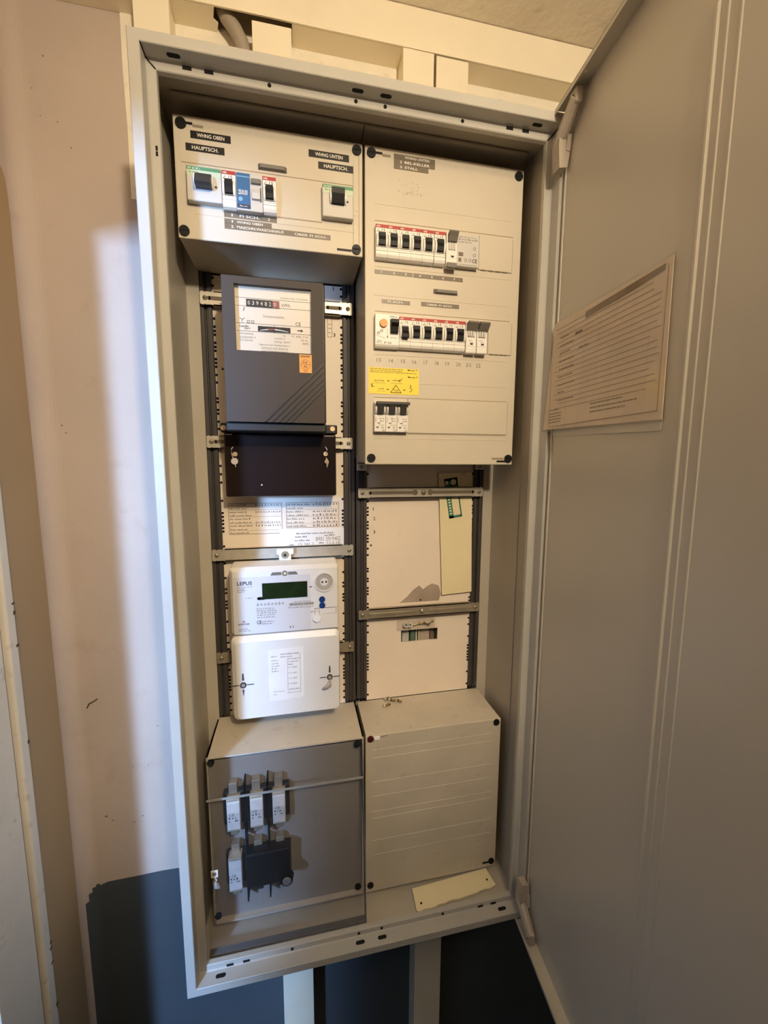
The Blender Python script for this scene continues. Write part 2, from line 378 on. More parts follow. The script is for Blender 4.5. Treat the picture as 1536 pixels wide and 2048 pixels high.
for sx in (-1, 1):
    st = MB(); st.box(sx * 247, sx * 266, 99, 131, -1217, 20); st.build('side_rail', CABIN, cb)
    cr = MB(); cr.box(sx * 266, sx * 264.6, -2.5, -0.5, -1210, 15); cr.build('wall_crease', CABIN, cb)
for (xa, xb) in ((-250, -0.8), (0.8, 250)):
    MB().box(xa, xb, -8, 118, 17.5, 20).build('field_hood', CABIN, cb)
for x in (-218, -194, 194, 218):
    for z, nm in ((11, 't'), (-1212.5, 'b')):
        MB().box(x - 5, x + 5, -57.1, -55, z - 3, z + 3).build('lip_slot', DARKHOLE, cb)
for x in (-230, -18, 18, 230):
    for z in (13.0, -1214.0):
        s = MB(); s.cyl(x - 4.5, -66, 2.8, z - 0.35, z + 0.35, 12, axis='z'); s.cyl(x + 4.5, -66, 2.8, z - 0.35, z + 0.35, 12, axis='z'); s.box(x - 4.5, x + 4.5, -68.8, -63.2, z - 0.3, z + 0.3)
        s.build('jamb_slot', DARKHOLE, cb)
for x in (-125, -19, 19, 125):
    for z in (8, -1209): MB().cyl(x, z, 2.3, -57.2, -55, 12).build('lip_hole', DARKHOLE, cb)
nick = MB()
for z in (-78, -84): nick.box(-256.8, -254.5, -57.0, -56, z - 5, z)
nick.build('paint_nick', DARKHOLE, cb)
# ---- cabinet door
D = dmap
skin = MB(D); skin.box(3, 545, -1.5, 0, -1227, 26)
door = skin.build('cabinet_door', DOORM, cb); door['label'] = 'open grey sheet metal door with a form in a clear sleeve'
fl = MB(D); fl.box(3, 545, 0, 19, 24.6, 26); fl.box(3, 545, 0, 19, -1227, -1225.6); fl.box(543.6, 545, 0, 19, -1227, 26); fl.box(3, 545, 17.8, 19, 20, 26); fl.box(3, 545, 17.8, 19, -1227, -1221)
fl.build('door_flange', DOORM, door)
hf = MB(D); hf.box(4, 8, 0, 2, -1200, -2, .8); hf.build('hinge_edge', DOORM, door)
sl = MB(D); sl.box(-13, -4.5, -1.5, 1.2, -1180, -30, 0.8)
for a, w, hgt in ((237, 3.6, 2.0), (247.5, 2.4, 1.2), (260, 2.2, 1.2)):
    s = MB(D); s.prism([(a - w, 0), (a - w * .3, hgt), (a + w * .3, hgt), (a + w, 0)], 'z', -1150, -70); s.build('stiffener_ridge', DOORM, door, recalc=True)
sl.bm.free()
s = MB(D); s.prism([(215, 0), (234, .5), (262, .5), (290, 0)], 'z', -1160, -60); s.build('stiffener', DOORM, door)
for a, n_ in ((6, 12), (62, 12)): MB(D).cyl(a, n_, 2.1, 24.2, 25.2, 12, axis='z').build('flange_hole_light', WPRINT, door)  # white discs put in for the bright ceiling showing through flange holes
def hinge(zc, sg):
    h = MB(D)
    h.tube([(44, 12, zc + sg * 22), (30, 12, zc + sg * 12), (14, 13, zc), (2, 14, zc - sg * 10)], [7.5, 8, 8, 6.5], 10)
    h.box(33, 49, 6, 16, zc + sg * 14, zc + sg * 33, 2.5)
    o = h.build('hinge_arm', HINGEM, door)
    MB(D).cyl(41, zc + sg * 23, 3.2, 15.8, 16.4, 12).build('hinge_bolt', DARKHOLE, door)
    k = MB(); k.prism([(248, zc + sg * 2), (262, zc + sg * 6), (266, zc - sg * 12), (262, zc - sg * 40), (250, zc - sg * 42), (248, zc - sg * 14)], 'y', -92, -77.2)
    k.build('hinge_lug', HINGEM, door)
    w_ = MB(D); w_.prism([(8, zc - sg * 8), (20, zc - sg * 2), (17, zc - sg * 20), (11, zc - sg * 24)], 'y', 2, 8); w_.build('hinge_clip', HINGEM, door)
hinge(-12, 1); hinge(-1186, -1)

# ---- dark profile posts and mounting plates
def post(x0, x1, z0, z1, label):
    t = thing('profile_post', label, 'post', ((x0 + x1) / 2, 115, z0), 'dark plastic profile posts in the cabinet')
    p = [(x0, 131), (x0, 101), (x0 + 1, 100), (x0 + 6, 100), (x0 + 6.6, 103), (x0 + 8.5, 103), (x0 + 9, 100), (x1 - 9, 100), (x1 - 8.5, 103), (x1 - 6.6, 103), (x1 - 6, 100), (x1 - 1, 100), (x1, 101), (x1, 131)]
    MB().prism(p, 'z', z0, z1).build('profile', POST, t)
    e = MB()
    for i in range(3): e.box(x0 + 3 + i * 5.5, x0 + 5.5 + i * 5.5, 100.5, 104, z0 - 3, z0)
    e.build('end_pegs', POST, t)
    return t
post(-247, -229, -899, -148, 'dark plastic post along the left edge of the meter plate')
post(-20.5, -0.5, -899, -148, 'dark plastic post at the centre, next to the meters')
post(1.5, 21, -896, -440, 'dark plastic post at the centre, next to the empty plate')
post(229, 246, -896, -440, 'dark plastic post along the right edge of the empty plate')
def plate(x0, x1, z0, z1, label, holes, hole=None):
    t = thing('mounting_plate', label, 'mounting plate', ((x0 + x1) / 2, 110, z0), None)
    b = MB()
    if hole is None: b.box(x0, x1, 105, 108, z0, z1)
    else:
        hx0, hx1, hz0, hz1 = hole
        b.box(x0, x1, 105, 108, z0, hz0); b.box(x0, x1, 105, 108, hz1, z1); b.box(x0, hx0, 105, 108, hz0, hz1); b.box(hx1, x1, 105, 108, hz0, hz1)
    b.build('board', PLATE, t)
    h = MB()
    for x, z in holes: h.cyl(x, z, 2.1, 104.6, 105.5, 10)
    stuff(h.build('perforation', DARKHOLE, t))
    return t
base = [0, -12, -62, -74.5, -81, -87, -99.5, -106, -112, -125, -131, -137, -150, -162, -187.5, -193.5, -206, -212, -225, -237]
hl = []
for z0 in (-156,): hl += [z0 + q for q in base]
hl += [-454, -468, -482, -513, -534, -540.5, -547, -553, -560, -566, -592, -612, -622, -648, -668, -675, -690, -696, -702, -727, -752, -766, -778, -804, -817, -830, -836, -843, -849, -855, -868, -881, -894]
pl = plate(-229, -20, -905, -152, 'tall beige meter plate carrying both electricity meters', [(-227.3, z) for z in hl] + [(-22.3, z) for z in hl])
hr = [-468, -518, -530, -537, -543, -556, -562, -568, -581, -587, -593, -606, -618, -644, -649, -663, -668, -681, -687, -693, -712, -719, -755, -768, -793, -812, -818, -825, -831, -837, -843, -868, -894]
pr = plate(21, 229, -905, -440, 'empty beige meter plate on the right with numerals 1 2 3', [(23.6, z) for z in hr] + [(227.6, z) for z in hr], (89, 163, -794, -770))
for s_, x, z in (('1', 33, -535), ('2', 34, -553), ('3', 34, -578)): text(pr, s_, x, x + (1.3 if s_ == '1' else 3.6), z, z + 6, 104.7, INK, bold=True)
for s_, x, z in (('1', -36, -159), ('3', -36, -234)): text(pl, s_, x, x + (1.3 if s_ == '1' else 3.6), z, z + 6, 104.7, INK, bold=True)
MB().prism([(26.5, -600), (31, -597.6), (31, -602.4)], 'y', 104.8, 105.2).build('arrow_mark', INK, pr)
MB().prism([(-214, -296), (-219, -293.5), (-219, -298.5)], 'y', 104.8, 105.2).build('arrow_mark', INK, pl)
# what shows in the cut-out of the right plate
wi = thing('terminal_wiring', 'pale and green conductors seen through the rectangular cut-out', 'wiring', (126, 125, -800))
for x0, x1, m_, y in ((95, 109, GREYW, 121), (112, 121, mat('green_wire', (96, 122, 104), 0.5, var=0.05), 119), (123, 126, WPRINT, 121), (128.5, 131, CARD, 120), (132, 152, mat('pale_terminal', (196, 180, 160), 0.6, var=0.1), 122), (153, 160, mat('brown_wire', (130, 104, 84), 0.6, var=0.1), 122)):
    MB().box(x0, x1, y, 130, -802, -762, 1).build('conductor', m_, wi)
# printed forms on the left plate
def form(x0, x1, z0, z1, rows, parent):
    f = MB()
    for a, b_, c_, d_ in ((x0, x1, z1 - .7, z1), (x0, x1, z0, z0 + .7), (x0, x0 + .7, z0, z1), (x1 - .7, x1, z0, z1)): f.box(a, b_, 104.6, 105.2, c_, d_)
    o = f.build('form_border', INKL, parent)
    p = MB()
    st = (z1 - z0) / rows
    for i in range(rows):
        z = z1 - st * (i + 0.75)
        scribble(p, x0 + 2, x0 + (x1 - x0) * random.uniform(.3, .45), z, st * .5, 104.9)
        if random.random() < .75: scribble(p, x0 + (x1 - x0) * .5, x1 - 2, z, st * random.choice((.45, .6)), 104.9, (1, 3))
        if i % 2: p.box(x0 + 2, x1 - 2, 104.8, 105, z - st * .2, z - st * .14)
    stuff(p.build('form_print', INKL, o))
form(-218, -129, -572, -518, 9, pl); form(-122, -29, -563, -518, 7, pl)
tb = MB()
for z in (-214, -221, -228, -235): tb.box(-46, -38, 104.7, 105.2, z, z + .6)
for x in (-46, -38.6): tb.box(x, x + .6, 104.7, 105.2, -235, -200)
tb.build('small_table_print', INKL, pl)

# ---- zinc cross bars
def bar(x0, x1, z0, z1, label, y=92, slots=(), tilt=0.0, dull=False, centre=None, lip=True):
    t = thing('cross_bar', label, 'mounting bar', ((x0 + x1) / 2, y, z0), 'zinc cross bars carrying the meters')
    m_ = ZINCD if dull else ZINC
    e = 17
    b = MB(); zc = (z0 + z1) / 2; hh = (z1 - z0) / 2
    poly = [(x0, zc - hh * .8), (x0 + 2, zc - hh * .95), (x0 + e, zc - hh * .9), (x0 + e + 3, zc - hh), (x1 - e - 3, zc - hh), (x1 - e, zc - hh * .9), (x1 - 2, zc - hh * .95), (x1, zc - hh * .8), (x1, zc + hh * .8), (x1 - 2, zc + hh * .95), (x1 - e, zc + hh * .9), (x1 - e - 3, zc + hh), (x0 + e + 3, zc + hh), (x0 + e, zc + hh * .9), (x0 + 2, zc + hh * .95), (x0, zc + hh * .8)]
    b.prism(poly, 'y', y, y + 2)
    if lip: b.box(x0 + e + 3, x1 - e - 3, y, y + 9, z1 - 1.5, z1); b.box(x0 + e + 3, x1 - e - 3, y, y + 9, z0, z0 + 1.5)
    b.build('bar', m_, t)
    for xa in (x0 + 7.5, x1 - 7.5):
        s = MB(); s.cyl(xa, zc, 3.3, y - 1.6, y, 14, 3.6); o = s.build('end_screw', ZINCD, t, True)
        s = MB(); s.box(xa - 2.6, xa + 2.6, y - 1.75, y - 1.3, zc - .4, zc + .4); s.build('screw_slot', DARKHOLE, o)
        nn = MB()
        for zz in (zc - hh * .97, zc + hh * .97): nn.cyl(xa, zz, 1.3, y - .2, y + .4, 8)
        nn.build('edge_notch', DARKHOLE, t)
    for a, b_ in slots:
        s = MB(); r = 3.0
        s.box(a + r, b_ - r, y - .15, y + .3, zc - r, zc + r); s.cyl(a + r, zc, r, y - .15, y + .3, 12); s.cyl(b_ - r, zc, r, y - .15, y + .3, 12)
        s.build('slot', mat('slot_shade', (120, 104, 84), 0.6, var=0.1), t)
    if centre is not None:
        s = MB(); s.cyl(centre, zc, 4.2, y - 2.5, y, 16, 5.0); s.cyl(centre, zc, 2.0, y - 3.5, y - 2.5, 10); s.build('centre_screw', ZINCD, t, True)
    return t
bar(-245, -5, -202, -181, 'bright zinc bar behind the top of the black meter', slots=((-235, -200), (-50, -22)))
bar(-245, -5, -425, -404, 'zinc bar behind the glossy black terminal cover', slots=((-235, -205), (-50, -22)))
bar(-245, -5, -615, -594, 'zinc bar above the white digital meter, holding its hook clip', slots=(), lip=True)
bar(-245, -5, -798, -777, 'zinc bar behind the lower half of the white digital meter', dull=True)
br = bar(4, 242, -511, -492, 'zinc bar with two keyhole slots across the cream card', y=90, slots=((22, 112), (136, 226)), centre=125)
for x in (109, 138): MB().cyl(x, -501.5, 5.2, 89.8, 90.4, 14).build('keyhole', mat('slot_shade', (120, 104, 84), 0.6, var=0.1), br)
bl = bar(4, 242, -737, -718, 'tarnished zinc bar above the cut-out of the empty plate', y=90, dull=True, centre=126)
rb = MB(); rb.box(24, 108, 88.9, 90.2, -730, -725, .6); rb.box(140, 226, 88.9, 90.2, -730, -725, .6); rb.build('bar_rib', ZINCD, bl)
for sx, z in ((23, -459),):
    pass
# bar ends that peep out below the right distribution cover
be = thing('bar_end', 'small steel bracket end just under the right distribution cover, left corner', 'bracket', (8, 92, -462))
MB().box(2, 20, 92, 94, -462, -438, 1).build('plate_end', ZINC, be); MB().cyl(10, -456, 3.2, 90.4, 92, 12).build('screw', ZINCD, be, True)
be = thing('bar_end', 'small steel bracket end just under the right distribution cover, right corner', 'bracket', (236, 92, -462))
MB().box(226, 244, 92, 94, -460, -438, 1).build('plate_end', ZINC, be); MB().cyl(236, -455, 3.2, 90.4, 92, 12).build('screw', ZINCD, be, True)

# ================================================================== hooded covers
def screw(parent, x, z, r=6.6, y=0.0, m_=None):
    s = MB(); s.cyl(x, z, r, y - 2.2, y + .5, 20, r * 1.0); o = s.build('cover_screw', m_ or BLACK, parent, False)
    k = MB(); k.box(x - r * .7, x + r * .7, y - 2.45, y - 1.8, z - .8, z + .8); k.build('screw_slot', DARKHOLE, o)
    return o
def latch(parent, x0, x1, z, y=0.0):
    s = MB(); s.box(x0, x1, y - .5, y + .5, z - 1.3, z + 1.3); s.build('latch_slot', mat('latch_shade', (120, 98, 60), 0.6, var=0.1), parent)
    s = MB(); d = (x1 - x0); a, b_ = (x0, x0 + d * .55) if x0 < x1 and d > 0 else (x0, x1)
    return s.bm.free()
def hood(name, label, x0, x1, z0, z1, m_, cat='cover', open_front=False):
    t = thing(name, label, cat, ((x0 + x1) / 2, 50, z0))
    b = MB()
    if not open_front:
        b.box(x0, x1, 0, 3, z0, z1, 1.4)
        b.box(x0 + 1, x0 + 3, 2.5, 103.5, z0 + 1, z1 - 1); b.box(x1 - 3, x1 - 1, 2.5, 103.5, z0 + 1, z1 - 1)
        b.box(x0 + 1, x1 - 1, 2.5, 103.5, z0 + .6, z0 + 2.6); b.box(x0 + 1, x1 - 1, 2.5, 103.5, z1 - 2.6, z1 - .6)
    else:
        b.box(x0, x0 + 2.5, 0, 103.5, z0, z1); b.box(x1 - 2.5, x1, 0, 103.5, z0, z1); b.box(x0, x1, 0, 103.5, z0, z0 + 2.5); b.box(x0, x1, -1.5, 103.5, z1 - 2.5, z1)
    b.build('shell', m_, t); return t
def ridges(parent, segs):
    for x0, x1, z in segs:
        s = MB(); s.prism([(0.2, z - .9), (-.35, z - .25), (-.35, z + .25), (0.2, z + .9)], 'x', x0, x1); s.build('moulded_ridge', COVER, parent)
def groove(parent, x0, x1, z):
    MB().box(x0, x1, -.25, .4, z - .45, z + .45).build('seam', SEAMM, parent)
def tape(parent, txt, x0, x1, z0, z1, m_=None, y=0.0, tx=None, skew=0.0):
    b = MB(); b.box(x0, x1, y - .45, y + .1, z0, z1); o = b.build('label_tape', m_ or TAPEG, parent)
    h = z1 - z0
    for s_, a, b_ in (tx or [(txt, x0 + (x1 - x0) * .16, x1 - (x1 - x0) * .16)]):
        text(o, s_, a, b_, z0 + h * .24, z1 - h * .24, y - .5, WPRINT, bold=True)
    return o
# ---- upper left cover
c1 = hood('switch_cover', 'cream hooded cover at top left with black WHNG OBEN tapes', -250, -1.6, -150, 0, COVER)
for x, z in ((-240, -11), (-10, -10), (-242, -141), (-11, -141)): screw(c1, x, z)
for x0, x1, z in ((-235, -226, -9.5), (-226, -213, -11.5), (-39, -18, -143)): MB().box(x0, x1, -.4, .4, z - 1.5, z + 1.5).build('latch_slot', SEAMM if x0 == -226 else BLACK, c1)
tape(c1, 'WHNG OBEN', -229, -179, -26.5, -17.5, TAPEB); tape(c1, 'HAUPTSCH.', -235.5, -187.5, -41.8, -33, TAPEB)
tape(c1, 'WHNG UNTEN', -77, -21, -27, -18, TAPEB); tape(c1, 'HAUPTSCH.', -64, -15, -40.5, -31.5, TAPEB)
tape(c1, '', -191, -122, -117.8, -111, tx=[('1', -181.5, -180), ('FI SCH.', -171, -145), ('2', -134, -131)])
tape(c1, '', -191, -129, -125.4, -119.4, tx=[('1', -181.5, -180), ('WHNG OBEN', -175, -141)])
tape(c1, '', -191, -48, -132.2, -125.6, tx=[('2', -182.5, -179.5), ('MASCHN.WASCHHAUS', -175, -113), ('ÜBER FI SCH.', -98, -54)])
nb = MB(); nb.frustum((-145, -107, -53, -46), 0, (-142, -110, -52, -47.5), -5); nb.build('grey_knob', GREYP, c1)
groove(c1, -242, -15.5, -56.5); groove(c1, -122, -60, -110); ridges(c1, [(-228, -15.5, -118), (-245, -6, -4)])
MB().box(-15.4, -14.8, -.3, .4, -136, -30).build('seam', SEAMM, c1)
MB().box(-122, -60, -.3, .5, -109, -57.2).build('blank_strip', COVER, c1)
MB().box(-7.2, -6.6, -.3, .4, -148, -3).build('seam', SEAMM, c1)
r_ = MB(); r_.ring(-11, -92, 4.2, 3.5, -.3, .3, 20); r_.build('moulded_ring', COVER, c1)
# ---- right distribution cover
c2 = hood('distribution_cover', 'large cream distribution cover with three rows of breakers', 1.6, 250, -450, 0, COVER)
for x, z in ((11, -10), (241, -10), (11, -440), (242, -440)): screw(c2, x, z)
for x0, x1, z, m_ in ((17, 27, -8.5, BLACK), (27, 39, -10.5, SEAMM), (213, 234, -440, SEAMM), (222, 238, -444.5, BLACK)): MB().box(x0, x1, -.4, .4, z - 1.5, z + 1.5).build('latch_slot', m_, c2)
tape(c2, '', 44, 106, -12.4, -6, tx=[('WHNG UNTEN', 60, 97)]); tape(c2, '', 44, 106, -19, -12.5, tx=[('2', 53, 56), ('BEL.KELLER', 60, 98)]); tape(c2, '', 44, 96, -25.6, -19.1, tx=[('3', 53, 56), ('STALL', 60, 80)])
for z in (-98, -223, -348): groove(c2, 16, 236, z)
ridges(c2, [(16, 234, -75.5), (16, 236, -160.5), (16, 234, -200.5), (16, 234, -285), (88, 235, -325.5), (16, 238, -410)])
groove(c2, 68, 236, -402.5)
tape(c2, '', 16, 74, -170.5, -165, tx=[('1', 26, 26.9), ('2', 44, 46.6), ('3', 62, 64.6)])
tape(c2, '', 75.3, 154, -170.8, -165, tx=[('4', 84, 87), ('5', 103, 105.6), ('6', 121, 123.6), ('7', 139, 141.6)])
tape(c2, '', 27, 70.5, -211, -205.5, tx=[('FI SCH.', 36, 60)]); tape(c2, '', 88, 149, -210.5, -204.5, tx=[('ÜBER FI SCH.', 97, 138)])
nb = MB(); nb.frustum((107, 146, -191, -184.5), 0, (112, 144, -190, -186), -5); nb.build('grey_knob', GREYP, c2)
for a, b_, z0, z1 in ((179, 235, -150.5, -101), (199, 239, -275, -226), (68.5, 237, -401, -349)):
    o = MB().box(a, b_, -1.6, .6, z0, z1, .6).build('blank_strip', COVER, c2)
    for xx in (a - .5, b_ + .1): MB().box(xx, xx + .8, -.5, .4, z0, z1).build('seam', SEAMM, c2)
    if a < 200 and a > 100 or a == 199:
        k = MB()
        for i in range(4): k.box(a + 4 + i * (b_ - a - 8) / 4, a + 4 + (i + .72) * (b_ - a - 8) / 4, -1.9, -1.2, z0 - .6, z0 + .7)
        k.build('snap_teeth', SEAMM, o)
for x, s_ in zip((19.5, 38.5, 57.5, 75.5, 93.5, 111.5, 129, 146.5, 163, 180), ('13', '14', '15', '16', '17', '18', '19', '20', '21', '22')):
    text(c2, s_, x, x + (6.2 if s_ < '20' else 8), -296, -290.5, -.3, INKL, name='pen_number')
pk = MB()
for i in range(46):
    x, z = random.gauss(70, 12), random.choice((-44, -49, -55, -56)) + random.gauss(0, 2.2)
    pk.cyl(x, z, random.uniform(.25, .7), -.12, .1, 6)
stuff(pk.build('glue_specks', INKL, c2))
ys = MB().box(7, 86, -.5, .1, -343, -304).build('yellow_sticker', YELL, c2); ys['label'] = 'yellow test instruction sticker'
pr_ = MB()
scribble(pr_, 9, 60, -306.5, 1.5, -.55); scribble(pr_, 9, 59, -309, 1.3, -.55); scribble(pr_, 9, 82, -311.3, 1.4, -.55)
for a, b_, z0, z1 in ((14, 33, -327, -319), (42, 60, -327, -317), (20, 33, -339, -331)):
    scribble(pr_, a + 2, b_ - 2, (z0 + z1) / 2 - 1, 2.2, -.55, (1, 3)); scribble(pr_, a, b_, z0, 1.1, -.55, (1, 3))
pr_.box(36, 39, -.6, -.5, -323.6, -322.4); pr_.box(35, 38.5, -.6, -.5, -336.6, -335.4); pr_.box(61, 64.5, -.6, -.5, -336.6, -335.4); pr_.box(27, 30, -.6, -.5, -323.4, -322.8)
stuff(pr_.build('sticker_print', INK, ys))
text(ys, 'Monat T', 68, 83.5, -307.2, -304.8, -.6, bold=True); text(ys, 'Monat T', 68.5, 84, -317.6, -315.2, -.6, bold=True); text(ys, 'L', 11.3, 15.5, -332.6, -327.8, -.6, bold=True)
tri = MB(); P = [(41, -340.2), (49.5, -329), (58, -340.2)]
for i in range(3): tri.tube([(P[i][0], -.6, P[i][1]), (P[(i + 1) % 3][0], -.6, P[(i + 1) % 3][1])], .45, 4)
tri.tube([(53, -.6, -322), (55, -.6, -324), (59, -.6, -318.5)], .4, 4); tri.tube([(71, -.6, -337), (72.5, -.6, -339), (76, -.6, -334)], .4, 4); tri.tube([(72, -.6, -328), (73.5, -.6, -330), (72, -.6, -332), (74, -.6, -334)], .6, 4)
tri.build('sticker_signs', INK, ys); text(ys, 'Test', 45, 54, -338.6, -334.8, -.6)
# ---- lower right cover
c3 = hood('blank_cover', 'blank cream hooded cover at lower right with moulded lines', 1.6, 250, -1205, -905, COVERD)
screw(c3, 10, -910.5, 5.4, m_=MAROON); screw(c3, 240.5, -911, 5.6); screw(c3, 10, -1190.5, 5.6); screw(c3, 241, -1192, 5.6)
MB().box(16, 26.5, -2.2, .3, -914, -907.5, .8).build('lead_seal', PAPER, c3); MB().tube([(26, -1, -909), (34, -.8, -908), (40, -.6, -908)], .5, 5).build('seal_wire', INKL, c3)
MB().box(224, 236, -.4, .4, -1196, -1192.5).build('latch_slot', BLACK, c3)
ridges(c3, [(14, 236, z) for z in (-932, -947, -992, -1019, -1048, -1061, -1104, -1132)])
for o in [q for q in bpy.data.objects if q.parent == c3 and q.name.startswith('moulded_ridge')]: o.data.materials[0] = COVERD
# ---- lower left fuse housing
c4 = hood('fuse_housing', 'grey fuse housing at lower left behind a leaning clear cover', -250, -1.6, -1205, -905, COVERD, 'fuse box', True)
ip = MB(); ip.box(-247.5, -4, 9, 12, -1202.5, -907.5); ip.build('inner_panel', INPANEL, c4)
for x, z in ((-244, -915), (-12, -917), (-244, -1190), (-12, -1190)): screw(c4, x, z, 5.5, 2)
def cov(u, y, v):        # leaning clear cover: u across, v 0 at the top .. 1 at the bottom, y thickness
    return (u, -3 - 38 * v + y, -909 - 300 * v)
cc = MB(cov); cc.box(-250, -4, -2.2, 0, 0, 1); cl = cc.build('clear_front', CLEARC, c4); cl['label'] = 'smoky transparent front, leaning out at the bottom'
ed = MB(cov); ed.box(-250, -4, -3.0, -2.2, .192, .203); ed.build('moulded_step', clear('clear_edge', (0.6, 0.6, 0.6), haze=0.5, gloss=0.15), cl)
rim = MB(cov); rim.box(-5.2, -3.8, -2.6, 10, 0, 1); rim.box(-250, -4, -2.4, 8, .992, 1); rim.build('cover_rim', clear('clear_rim', (0.35, 0.34, 0.33), haze=0.25), cl)

# ================================================================== modular devices
def breaker(label, x, ztop, org, grp, up=True, tri_=True):
    t = thing('circuit_breaker', label, 'circuit breaker', org, grp)
    z = ztop - 46; w = 17.3; x0, x1 = x + .1, x + w
    P = [(2, z), (-5, z), (-8.5, z + 2), (-10, z + 5.5), (-10, z + 9.4), (-9, z + 9.6), (-9, z + 10.4), (-10, z + 10.6), (-10, z + 12.2), (-9.3, z + 12.4), (-9.3, z + 13.2), (-10, z + 13.4), (-10, z + 46), (2, z + 46)]
    MB().prism(P, 'x', x0, x1).build('body', WHITEP, t)
    bnd = MB().box(x0, x1, -10.25, -9.6, ztop - 5.2, ztop - .6).build('colour_band', RED, t)
    text(bnd, 'ABB', x0 + .8, x0 + 6.4, ztop - 4.3, ztop - 2, -10.35, WPRINT, bold=True)
    text(t, '15', x0 + 8.5, x0 + 13.5, ztop - 10, ztop - 6.2, -10.15, INK, name='rating_print')
    if tri_: 
        q = MB(); q.tube([(x0 + 2, -10.1, ztop - 10.5), (x0 + 4, -10.1, ztop - 7), (x0 + 6, -10.1, ztop - 10.5), (x0 + 2, -10.1, ztop - 10.5)], .35, 4); q.build('warning_mark', INK, t)
    zc = ztop - 21.5
    wl_ = MB(); wl_.box(x0 + 3.2, x1 - 3.2, -10.3, -9.8, zc - 9.6, zc + 8.6); wl_.build('toggle_well', GREYP, t)
    for sx in (x0 + .6, x1 - 3.2):
        gq = MB(); pts = []
        for i in range(9):
            a = math.pi * i / 8; pts.append((-9.8 - 4.2 * math.sin(a), zc - .8 + 9 * -math.cos(a)))
        gq.prism(pts, 'x', sx, sx + 2.6); gq.build('toggle_guard', WHITEP, t)
    tg = MB()
    if up: tg.prism([(-9.5, zc - 7.5), (-13.5, zc - 7), (-14, zc - 1), (-15.5, zc + 3), (-15.5, zc + 8.2), (-13.5, zc + 9.0), (-9.5, zc + 8.6)], 'x', x0 + 3.8, x1 - 3.8)
    else: tg.prism([(-9.5, zc + 7), (-13.5, zc + 6), (-15, zc), (-18.5, zc - 5), (-18.5, zc - 9.5), (-15.5, zc - 10.5), (-9.5, zc - 8.6)], 'x', x0 + 3.8, x1 - 3.8)
    tg.build('toggle', BLACK, t)
    MB().box((x0 + x1) / 2 - .15, (x0 + x1) / 2 + .15, -10.15, -9.9, z + 13.8, z + 19).build('label_joint', GREYP, t)
    return t
B0 = breaker('leftmost red banded breaker of the upper row, above the grey number tape', 16.0, -107, (24.8, 0, -153), 'red banded breakers of the upper row')
for i in range(1, 6):
    copy_tree(B0, 17.5 * i + (0.6 if i == 5 else 0), 0, 0, '%s red banded breaker from the left in the upper row' % ('first', 'second', 'third', 'fourth', 'fifth', 'sixth')[i])
B1 = breaker('white breaker with its black toggle flipped down, above pen number 15', 51.6, -231, (60.4, 0, -277), 'red banded breakers of the middle row', up=False)
B2 = breaker('red banded breaker right beside the one flipped down in the middle row', 69.1, -231, (77.9, 0, -277), 'red banded breakers of the middle row')
for i in range(1, 5):
    copy_tree(B2, 17.5 * i, 0, 0, ('', 'third red banded breaker from the left in the middle row', 'fourth red banded breaker from the left in the middle row', 'fifth red banded breaker from the left in the middle row', 'last red banded breaker of the middle row, touching the grey toggles')[i])
BL = breaker('white breaker with red band between main switch and blue device', -191, -65, (-182, 0, -111), 'red banded breakers on the switch cover')
copy_tree(BL, 52, 0, -.5, 'white breaker with red band right of the blue residual current device')
def mainswitch(label, x0, x1, ztop, on):
    t = thing('main_switch', label, 'main switch', ((x0 + x1) / 2, 0, ztop - 42), 'green banded main switches')
    z = ztop - 42
    MB().box(x0, x1, -10, 2, z, ztop, 1.2).build('body', GREYW, t)
    bd = MB().box(x0 + .5, x1 - .5, -10.3, -9.7, ztop - 5, ztop - 1).build('colour_band', GREEN, t)
    q = MB(); scribble(q, x0 + 2, x0 + 17, ztop - 4.2, 2.4, -10.32, (2, 4)); stuff(q.build('brand_print', WPRINT, bd))
    MB().box(x0 + .5, x1 - .5, -10.2, -9.7, ztop - 12, ztop - 5.1).build('tinted_field', PALEG, t)
    q = MB(); scribble(q, x0 + 4, x0 + 16, ztop - 8.6, 2.2, -10.3, (2, 4)); stuff(q.build('type_print', INKL, t))
    cx = x0 + 21.5; zc = ztop - (19 if not on else 16.5); w = 10 if not on else 9
    for sx in (cx - w - 2.2, cx + w): 
        gq = MB(); pts = [(-9.8 - 6 * math.sin(math.pi * i / 8), zc - 9 * math.cos(math.pi * i / 8)) for i in range(9)]
        gq.prism(pts, 'x', sx, sx + 2.2); gq.build('toggle_guard', WHITEP, t)
    tg = MB()
    if on: tg.prism([(-9, zc - 9), (-15, zc - 9), (-17, zc - 4), (-19, zc + 1), (-20, zc + 8), (-16, zc + 9), (-9, zc + 9)], 'x', cx - w + .2, cx + w - .2)
    else: tg.prism([(-9, zc + 8.5), (-15, zc + 8), (-20, zc + 2), (-23, zc - 6), (-20, zc - 8.5), (-9, zc - 8.5)], 'x', cx - w + .2, cx + w - .2)
    tg.build('toggle', BLACK if on else DGREY, t)
    MB().cyl(cx + w + 4.5, zc - 4, 1.3, -10.6, -9.7, 10).build('indicator', INK, t)
mainswitch('left main switch with green band and broad lowered toggle', -234.5, -191.5, -65, False)
mainswitch('right main switch with green band and raised black toggle', -59.5, -16.2, -64, True)
